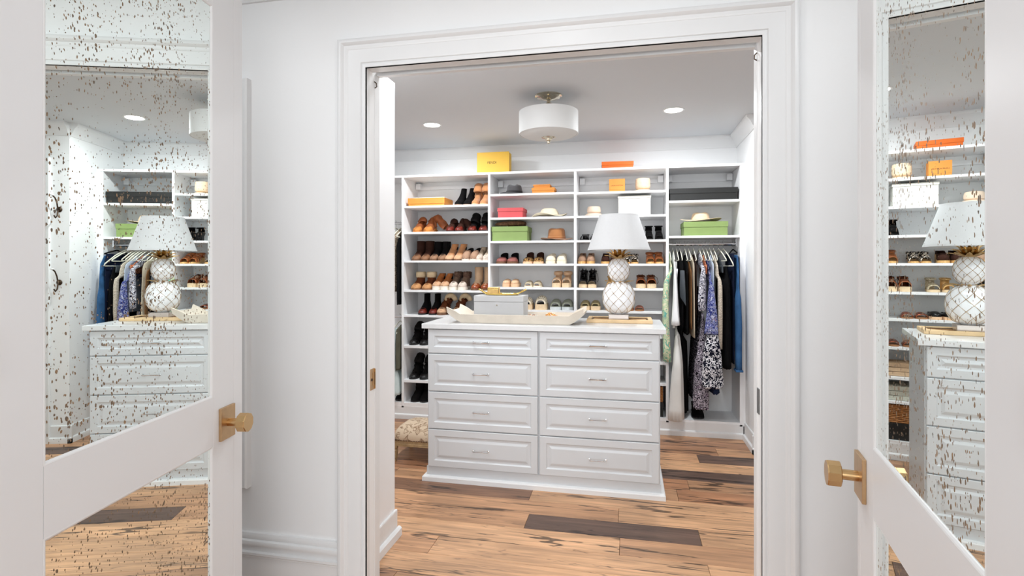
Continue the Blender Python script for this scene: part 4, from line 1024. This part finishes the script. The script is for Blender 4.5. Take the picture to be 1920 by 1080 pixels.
# ------------------------------------------------------------------ footstool
M_tap = pattern('woven_floral_tapestry', [(196, 172, 146), (150, 122, 98), (214, 192, 166), (128, 92, 70)], 16, 'noise', dist=1.6, detail=4, stops=[0, .40, .46, .70])
M_gilt = mat('antiqued_gilt_wood', (176, 150, 112), .5, metal=.15, var=.2, scale=40, bump=.2)
t = thing('footstool', (-1.445, 3.70, 0), 'low gilt footstool with floral tapestry seat left of the dresser', 'stool')
g = G(); rings = []
for f, z in ((1, .148), (1.02, .156), (1.02, .175), (.97, .200), (.84, .226), (.62, .242), (.3, .250), (.0, .252)):
    rings.append([(.160*f*math.copysign(abs(math.cos(a))**.45, math.cos(a)) if f else 0, .165*f*math.copysign(abs(math.sin(a))**.45, math.sin(a)) if f else 0, z) for a in [2*PI*(j+.5)/40 for j in range(40)]])
g.loft(rings, True, False); obj('seat', g, M_tap, t, smooth='auto')
g = G(); g.box(-.150, .150, -.160, -.142, .108, .148); g.box(-.150, .150, .142, .160, .108, .148); g.box(-.155, -.137, -.15, .15, .108, .148); g.box(.137, .155, -.15, .15, .108, .148)
g.box(-.12, .12, -.162, -.158, .120, .126); obj('frame', g, M_gilt, t, bev=.002)
g = G()
for i in range(26):
    x = -.152+.304*i/25; ball(g, (x, -.166, .152), .0042); ball(g, (x, .166, .152), .0042); ball(g, (-.162, x, .152), .0042); ball(g, (.162, x, .152), .0042)
tag(obj('nailheads', g, mat('dark_brass_nail', (92, 62, 40), .35, metal=.8), t, smooth=True), kind='stuff')
for sx in (-1, 1):
    for sy in (-1, 1):
        g = G(); g.box(sx*.138-.020, sx*.138+.020, sy*.143-.020, sy*.143+.020, .100, .148)
        g.lathe([(.0, .0), (.011, .0), (.013, .006), (.011, .016), (.017, .022), (.0165, .03), (.019, .06), (.021, .078), (.016, .084), (.020, .090), (.020, .098), (.014, .101)], 16, sx*.138, sy*.143, mod=lambda a, z: 1+.05*math.cos(8*a) if .03 < z < .08 else 1)
        leg = obj('leg', g, M_gilt, t, smooth='auto')
        if sy < 0: obj('rosette', G().tube([(sx*.138, -.1625, .124), (sx*.138, -.167, .124)], .009, 10), M_gilt, leg)

# ------------------------------------------------------------------ hanging clothes
def catmull(tab, K):
    out = []
    for i in range(K+1):
        u = i/K*(len(tab)-1); j = min(int(u), len(tab)-2); f = u-j
        out.append([a+(b-a)*f for a, b in zip(tab[j], tab[j+1])])
    return out
def hanger(x, y, zrod, label, m=M_hang, arm=.20, drop=.085, rz=0, body=True):
    t = thing('clothes_hanger', (x, y, zrod), label, 'hanger', rz=rz)
    g = G(); R = .0165
    g.tube([(0, R*math.cos(a), R*math.sin(a)-.001) for a in [PI*(1.15-1.15*i/10) for i in range(11)]]+[(0, R*.95, -.02), (0, .006, -.034), (0, 0, -.045), (0, 0, -.062)], .0018, 6)
    obj('hook', g, M_chrome, t, smooth=True)
    g = G()
    g.tube([(0, -arm, -.062-drop), (0, -arm*.96, -.062-drop*.86), (0, -arm*.5, -.062-drop*.32), (0, -.02, -.060), (0, 0, -.056), (0, .02, -.060), (0, arm*.5, -.062-drop*.32), (0, arm*.96, -.062-drop*.86), (0, arm, -.062-drop)], [(.0035, .006)]*9, 8)
    g.tube([(0, -arm+.008, -.062-drop), (0, arm-.008, -.062-drop)], .0035, 6)
    obj('arms', g, m, t, smooth=True)
    return t
def garment(name, x, prof, m, label, cat, y=4.70, zr=1.545, fold=.006, seed=0, nf=7, K=26, sleeve=None, extra=None, group=None):
    """prof rows: (z, dx centre shift, half thickness x, y front, y back)"""
    t = thing(name, (x, y, prof[0][0]), label, cat, group=group); rn = random.Random(seed); p1, p2 = rn.uniform(0, 6), rn.uniform(0, 6)
    g = G(); n = 56; rings = []
    rows = catmull(prof, K); z0 = prof[0][0]; z1 = prof[-1][0]
    for i, (z, dx, hx, yf, yb) in enumerate(rows):
        u = (z0-z)/max(.01, z0-z1); am = fold*(.25+1.1*u); ring = []
        for j in range(n):
            a = 2*PI*j/n; cx_, sx_ = math.cos(a), math.sin(a)
            yc, yr = (yf+yb)/2-y, (yb-yf)/2
            yy_ = yc+yr*math.copysign(abs(sx_)**.72, sx_)
            xx = hx*math.copysign(abs(cx_)**.9, cx_)*(1-.15*abs(sx_))
            w = am*math.sin(nf*yy_*9+p1+1.3*u)+am*.5*math.sin(nf*yy_*17+p2-2*u)
            xx += dx+w*(1 if cx_ >= 0 else .8); yy_ += am*.6*math.sin(5*u*PI+p2)*(-1 if sx_ < 0 else 1)
            ring.append((xx, yy_, z-z0+am*.7*math.sin(nf*1.7*a+p1)*(1 if i == len(rows)-1 else 0)))
        rings.append(ring)
    g.loft(rings, True, True); obj('body', g, m, t, smooth=True)
    if sleeve:
        for sg in ((-1, 1) if len(sleeve) < 6 or sleeve[5] is None else (sleeve[5],)):
            sw, sx0, sz, sl, sm = sleeve[:5]
            g = G(); rings = []
            yfr = prof[min(2, len(prof)-1)][3] if sg < 0 else prof[min(2, len(prof)-1)][4]
            for k in range(11):
                u = k/10; r = sw*(1-.12*u+.06*math.sin(k*1.7+seed))
                cy = (yfr-y)+(-sg)*.018+sg*.010*math.sin(u*2.5); cz = sz-z0-sl*u; cx_ = sx0+.010*math.sin(u*3+seed)
                rings.append([(cx_+r*math.cos(a)*.75, cy+r*1.25*math.sin(a), cz+.004*math.sin(3*a)) for a in [2*PI*j/14 for j in range(14)]])
            g.loft(rings); obj('sleeve', g, sm or m, t, smooth=True)
    if extra: extra(t, z0)
    return t
W_grn = pattern('mint_floral_print', [(196, 214, 176), (232, 226, 196), (150, 196, 160), (110, 180, 172), (234, 190, 150)], 22, 'noise', dist=1.2, stops=[0, .44, .52, .60, .66])
W_wht = mat('white_cotton', (238, 238, 240), .9, var=.03, scale=9, bump=.2); W_ivo = mat('ivory_crepe', (226, 224, 220), .9, var=.04, scale=9)
W_blk = mat('black_cloth', (9, 9, 11), .95, var=.2); W_slt = mat('slate_satin', (58, 64, 70), .45, var=.12); W_cam = mat('camel_wool', (140, 98, 62), .9, var=.1)
W_cre = mat('cream_knit_edge', (228, 214, 190), .9, var=.05); W_brn = mat('espresso_cloth', (52, 36, 30), .9, var=.25, scale=30)
W_pai = pattern('navy_white_paisley', [(228, 226, 232), (22, 22, 46), (216, 214, 226), (16, 16, 34)], 30, 'noise', dist=2.2, stops=[0, .42, .53, .60])
W_rst = pattern('rust_print', [(176, 92, 58), (220, 160, 128), (110, 56, 40)], 60, 'noise', stops=[0, .5, .6]); W_blu = pattern('blue_floral_print', [(48, 56, 118), (150, 156, 206), (26, 30, 72), (196, 200, 224), (126, 50, 86)], 36, 'noise', dist=1.4, detail=4, stops=[0, .46, .53, .60, .67])
W_dot = pattern('navy_white_floral', [(14, 16, 34), (232, 230, 234), (14, 16, 30)], 58, 'noise', dist=1.0, stops=[0, .51, .63]); W_tap = pattern('mauve_black_ornament', [(22, 18, 26), (212, 202, 214), (24, 20, 30), (120, 104, 124)], 34, 'noise', dist=2.6, stops=[0, .47, .55, .64])
W_zig = pattern('black_ivory_zigzag_knit', [(220, 208, 192), (44, 38, 36), (206, 192, 172)], 26, 'zigzag', dist=6, stops=[0, .58, .82]); W_sky = mat('pale_blue_cotton', (200, 214, 232), .9, var=.05)
W_nav = mat('dark_navy_denim', (26, 34, 58), .85, var=.2); W_den = mat('mid_blue_denim', (58, 98, 142), .85, var=.22, scale=16, bump=.3, bscale=300)
W_spk = pattern('black_speckle_print', [(20, 20, 26), (150, 140, 150)], 90, 'noise', stops=[0, .62])
def sh(z0, hx, yf, zb, hxb, yfb, dx=0, mid=None, yb=4.90, dm=None):
    """ordinary hanging shape: neck, shoulder slope, side, hem"""
    rows = [(z0, 0, hx*.55, 4.645, 4.755), (z0-.030, 0, hx*.8, 4.60, 4.80), (z0-.075, 0, hx, yf+.03, min(4.885, 9.37-yf)), (z0-.12, dx*.1, hx, yf+.008, 4.885)]
    if mid: rows += mid
    else: rows += [((z0+zb)/2, dx*.5, (hx+hxb)/2, (yf+yfb)/2, 4.885)]
    return rows+[(zb, dx, hxb, yfb, 4.880)]
def lower(rows): return rows
garment('dress', .352, [(1.475, 0, .006, 4.645, 4.755), (1.445, 0, .009, 4.60, 4.80), (1.40, 0, .010, 4.53, 4.86), (1.36, .002, .008, 4.50, 4.86), (1.33, .002, .008, 4.49, 4.554), (1.24, -.036, .022, 4.47, 4.553), (1.05, -.046, .024, 4.455, 4.552), (.605, -.034, .028, 4.450, 4.551)], W_grn, 'mint green floral dress at the left end of the rod', 'dress', seed=1, fold=.005)
garment('long_dress', .402, [(1.40, 0, .006, 4.57, 4.86), (1.0, -.002, .007, 4.57, 4.85), (.86, -.002, .008, 4.56, 4.58), (.80, -.004, .016, 4.47, 4.552), (.60, .000, .034, 4.432, 4.550), (.150, -.014, .060, 4.424, 4.548)], W_ivo, 'long ivory dress hanging under the white blouse', 'dress', seed=3, fold=.007, nf=8)
garment('blouse', .380, [(1.480, 0, .006, 4.645, 4.755), (1.45, 0, .009, 4.60, 4.80), (1.40, 0, .011, 4.50, 4.88), (1.34, .004, .011, 4.47, 4.56), (1.1, .006, .020, 4.440, 4.540), (.90, .006, .034, 4.420, 4.535)], W_wht, 'white blouse with long loose sleeves beside the mint floral dress', 'blouse', seed=2, sleeve=(.016, .004, 1.34, .47, None, -1), fold=.004)
garment('long_coat', .438, [(1.485, 0, .008, 4.645, 4.755), (1.455, 0, .012, 4.60, 4.80), (1.40, 0, .015, 4.50, 4.88), (1.30, 0, .016, 4.470, 4.885), (.90, .000, .018, 4.480, 4.885), (.80, .000, .019, 4.57, 4.885), (.74, .016, .040, 4.575, 4.885), (.175, .018, .044, 4.575, 4.88)], W_blk, 'long black coat hanging next to the white blouse', 'coat', seed=4, fold=.004,
        extra=lambda t, z0: obj('lapel', G().loft([[(-.018, -.215, 1.33-z0), (.012, -.238, 1.33-z0), (.014, -.228, 1.33-z0), (-.014, -.205, 1.33-z0)], [(-.022, -.222, 1.18-z0), (.018, -.250, 1.17-z0), (.022, -.238, 1.17-z0), (-.018, -.21, 1.18-z0)], [(-.018, -.222, 1.12-z0), (.022, -.248, 1.05-z0), (.026, -.238, 1.05-z0), (-.014, -.21, 1.12-z0)]]), W_slt, t, smooth='auto', bev=.002))
garment('jacket', .477, sh(1.455, .014, 4.480, .82, .015, 4.470), W_blk, 'black jacket between the long black coat and the camel coat', 'jacket', seed=5, fold=.003)
garment('coat', .506, sh(1.40, .009, 4.475, .865, .010, 4.462, .0), W_cam, 'camel wool coat hanging in the middle left of the rod', 'coat', seed=6, fold=.002)
garment('cardigan', .526, sh(1.46, .006, 4.466, .800, .006, 4.448, .0), W_cre, 'thin cream cardigan edge against the camel coat', 'cardigan', seed=7, fold=.0015)
garment('top', .545, sh(1.46, .009, 4.490, .95, .009, 4.500), W_brn, 'dark espresso top beside the cream cardigan', 'top', seed=8, fold=.002)
garment('long_dress', .567, [(1.20, 0, .005, 4.53, 4.86), (1.0, 0, .005, 4.51, 4.88), (.84, -.004, .006, 4.51, 4.88), (.77, -.018, .014, 4.51, 4.88), (.50, -.030, .020, 4.51, 4.88), (.30, -.034, .022, 4.52, 4.88)], W_spk, 'black speckled dress showing below the espresso top', 'dress', seed=15, fold=.003)
garment('blouse', .590, [(1.468, 0, .008, 4.645, 4.755), (1.44, 0, .011, 4.60, 4.80), (1.39, 0, .012, 4.50, 4.88), (1.36, .0, .012, 4.47, 4.60), (1.34, .0, .014, 4.43, 4.475), (1.25, -.006, .026, 4.405, 4.462), (1.10, -.010, .030, 4.400, 4.458), (1.02, -.010, .026, 4.405, 4.455)], W_pai, 'navy and white paisley blouse in the middle of the rod', 'blouse', seed=9, fold=.004)
garment('skirt', .600, [(.98, 0, .014, 4.53, 4.86), (.80, -.006, .030, 4.50, 4.57), (.60, -.014, .050, 4.475, 4.56), (.30, -.018, .062, 4.47, 4.56), (.235, -.016, .058, 4.475, 4.56)], W_tap, 'long mauve and black ornamental skirt with the lowest hem', 'skirt', seed=10, fold=.006, nf=8)
garment('blouse', .618, sh(1.455, .009, 4.478, 1.30, .009, 4.468), W_rst, 'small rust patterned top between the paisley blouse and pale blue shirt', 'top', seed=11, fold=.0015)
garment('tunic', .645, [(1.42, .0, .006, 4.62, 4.78), (1.30, .0, .009, 4.50, 4.88), (1.26, .0, .010, 4.475, 4.60), (1.235, .0, .010, 4.42, 4.468), (1.20, .0, .016, 4.405, 4.462), (.98, .002, .034, 4.392, 4.456), (.84, -.002, .046, 4.390, 4.456)], W_blu, 'blue floral tunic over the navy and white skirt', 'tunic', seed=12, fold=.006, nf=8)
garment('skirt', .655, [(.835, -.0, .040, 4.396, 4.450), (.72, -.006, .062, 4.378, 4.455), (.56, -.010, .072, 4.372, 4.458), (.46, -.008, .074, 4.370, 4.458), (.43, -.008, .068, 4.376, 4.455)], W_dot, 'full navy and white floral skirt below the blue floral tunic', 'skirt', seed=13, fold=.008, nf=8)
garment('shirt', .672, sh(1.455, .009, 4.478, .98, .010, 4.470), W_sky, 'pale blue shirt beside the zigzag knit', 'shirt', seed=14, fold=.002)
garment('slip', .690, [(.62, 0, .02, 4.50, 4.86), (.48, 0, .030, 4.475, 4.86), (.36, 0, .034, 4.475, 4.86)], W_nav, 'dark navy slip hem under the navy and white skirt', 'slip', seed=19, fold=.005)
garment('cardigan', .702, [(1.455, 0, .007, 4.645, 4.755), (1.425, 0, .010, 4.60, 4.80), (1.38, 0, .012, 4.50, 4.88), (1.32, .0, .012, 4.475, 4.88), (1.29, .0, .012, 4.47, 4.60), (1.26, .008, .012, 4.425, 4.468), (1.20, .012, .017, 4.420, 4.468), (1.0, .012, .018, 4.412, 4.466), (.72, .010, .020, 4.462, 4.50)], W_zig, 'black and ivory zigzag knit cardigan with hanging sleeves', 'cardigan', seed=16, fold=.004)
garment('camisole', .742, sh(1.436, .012, 4.50, 1.31, .014, 4.485), W_slt, 'slate grey camisole above the long black dress', 'top', seed=17, fold=.0015)
garment('long_dress', .772, [(1.36, 0, .010, 4.52, 4.88), (1.29, 0, .022, 4.485, 4.885), (1.24, -.002, .042, 4.465, 4.885), (1.0, .0, .042, 4.452, 4.885), (.75, .0, .044, 4.45, 4.885), (.565, .0, .042, 4.455, 4.88)], W_blk, 'long black dress left of the blue denim', 'dress', seed=18, fold=.004)
garment('jeans', .853, [(1.452, 0, .010, 4.53, 4.87), (1.38, .0, .014, 4.475, 4.885), (1.2, .0, .016, 4.462, 4.885), (1.12, .0, .022, 4.448, 4.553), (.9, .004, .026, 4.445, 4.553), (.556, .004, .024, 4.450, 4.553)], W_den, 'mid blue denim jeans at the right end of the rod', 'jeans', seed=20, fold=.003,
        extra=lambda t, z0: obj('hem', G().box(-.022, .030, -.254, -.150, .545-z0, .560-z0), W_den, t, bev=.003))
garment('jeans', .824, [(1.465, 0, .005, 4.50, 4.87), (1.40, .0, .006, 4.49, 4.88), (1.0, .0, .005, 4.49, 4.88), (.60, .0, .005, 4.49, 4.88)], W_nav, 'dark navy denim jeans behind the mid blue jeans', 'jeans', seed=21, fold=.001)
hl = [(.352, 'ivory velvet hanger with the mint floral dress'), (.380, 'ivory velvet hanger with the white blouse'), (.410, 'ivory velvet hanger just left of the long black coat'),
      (.438, 'ivory velvet hanger with the long black coat'), (.477, 'ivory velvet hanger with the black jacket'), (.506, 'ivory velvet hanger with the camel coat'), (.545, 'ivory velvet hanger with the espresso top'),
      (.590, 'ivory velvet hanger with the paisley blouse'), (.618, 'ivory velvet hanger with the rust patterned top'), (.645, 'ivory velvet hanger with the blue floral tunic'), (.672, 'ivory velvet hanger with the pale blue shirt'), (.702, 'ivory velvet hanger with the zigzag cardigan')]
for x, l in hl: hanger(x, 4.70, 1.5755-.0185, l)
hanger(.742, 4.70, 1.557, 'left of the two ivory hangers above the long black dress', rz=.10, arm=.225, drop=.09)
hanger(.778, 4.70, 1.557, 'right of the two ivory hangers above the long black dress', rz=.14, arm=.245, drop=.13)
t = hanger(.853, 4.70, 1.557, 'dark clip hanger with the blue denim jeans', m=W_blk, arm=.17, drop=.03)
# shoe on the floor of the hanging bay
boot(.575, .128, .10, .10, 'black shoe lying on the cabinet floor under the ornamental skirt', S_blk, S_bsole, yf=4.60, L=.22, th=.01, heel=.02, shaft=(.04, .045), slouch=1)
# far left hanging bay
W_bou = pattern('tan_black_tweed', [(204, 182, 158), (48, 38, 34), (226, 206, 184)], 90, 'noise', stops=[0, .50, .60]); W_olv = mat('olive_twill', (92, 90, 76), .9, var=.12); W_mnt = mat('pale_mint_cotton', (206, 218, 216), .9, var=.04)
def sh2(z0, hx, yf, zb, hxb, yfb, dx=0): return sh(z0, hx, yf, zb, hxb, yfb, dx)
garment('cardigan', -2.028, sh2(1.70, .014, 4.475, 1.14, .018, 4.465), W_bou, 'tan and black tweed cardigan in the far left hanging bay', 'cardigan', zr=1.76, seed=31)
garment('coat', -1.990, sh2(1.68, .010, 4.50, 1.02, .010, 4.50), W_blk, 'black coat squeezed between the tweed cardigan and the shelving panel', 'coat', zr=1.76, seed=32, fold=.002)
garment('shirt', -2.085, sh2(1.70, .014, 4.49, 1.15, .018, 4.48), W_ivo, 'ivory shirt behind the tweed cardigan', 'shirt', zr=1.76, seed=33)
garment('jacket', -1.992, [(.835, 0, .010, 4.60, 4.80), (.80, 0, .013, 4.50, 4.88), (.60, 0, .013, 4.49, 4.88), (.44, 0, .012, 4.49, 4.88)], W_olv, 'olive jacket on the lower rod of the far left bay', 'jacket', zr=.9, seed=34, fold=.003)
garment('trousers', -2.034, [(.80, -.014, .012, 4.58, 4.86), (.60, -.004, .016, 4.48, 4.88), (.43, .002, .020, 4.46, 4.88), (.38, .010, .024, 4.45, 4.88), (.215, .018, .032, 4.445, 4.88)], W_mnt, 'pale mint trousers on the lower rod of the far left bay', 'trousers', zr=.9, seed=35, fold=.004)
for x, zr_, l in ((-2.028, 1.772, 'ivory velvet hanger with the tweed cardigan'), (-1.990, 1.772, 'ivory velvet hanger with the black coat far left'), (-2.085, 1.772, 'ivory velvet hanger with the ivory shirt'), (-1.992, .912, 'ivory velvet hanger with the olive jacket'), (-2.045, .912, 'ivory velvet hanger with the pale mint trousers')):
    hanger(x, 4.70, zr_, l)
mule(-2.02, .142, .085, .055, 'black shoe on the floor of the far left bay', S_blk, S_bsole, yf=4.60, th=.015, open_=True, insole_m=S_blk)
# rest everything a hair above the board it stands on
for o in C.objects:
    if not o.parent and o.get('category') in ('boot', 'shoe', 'box', 'hat', 'scarf', 'sweater', 'basket'): o.location.z += .0009
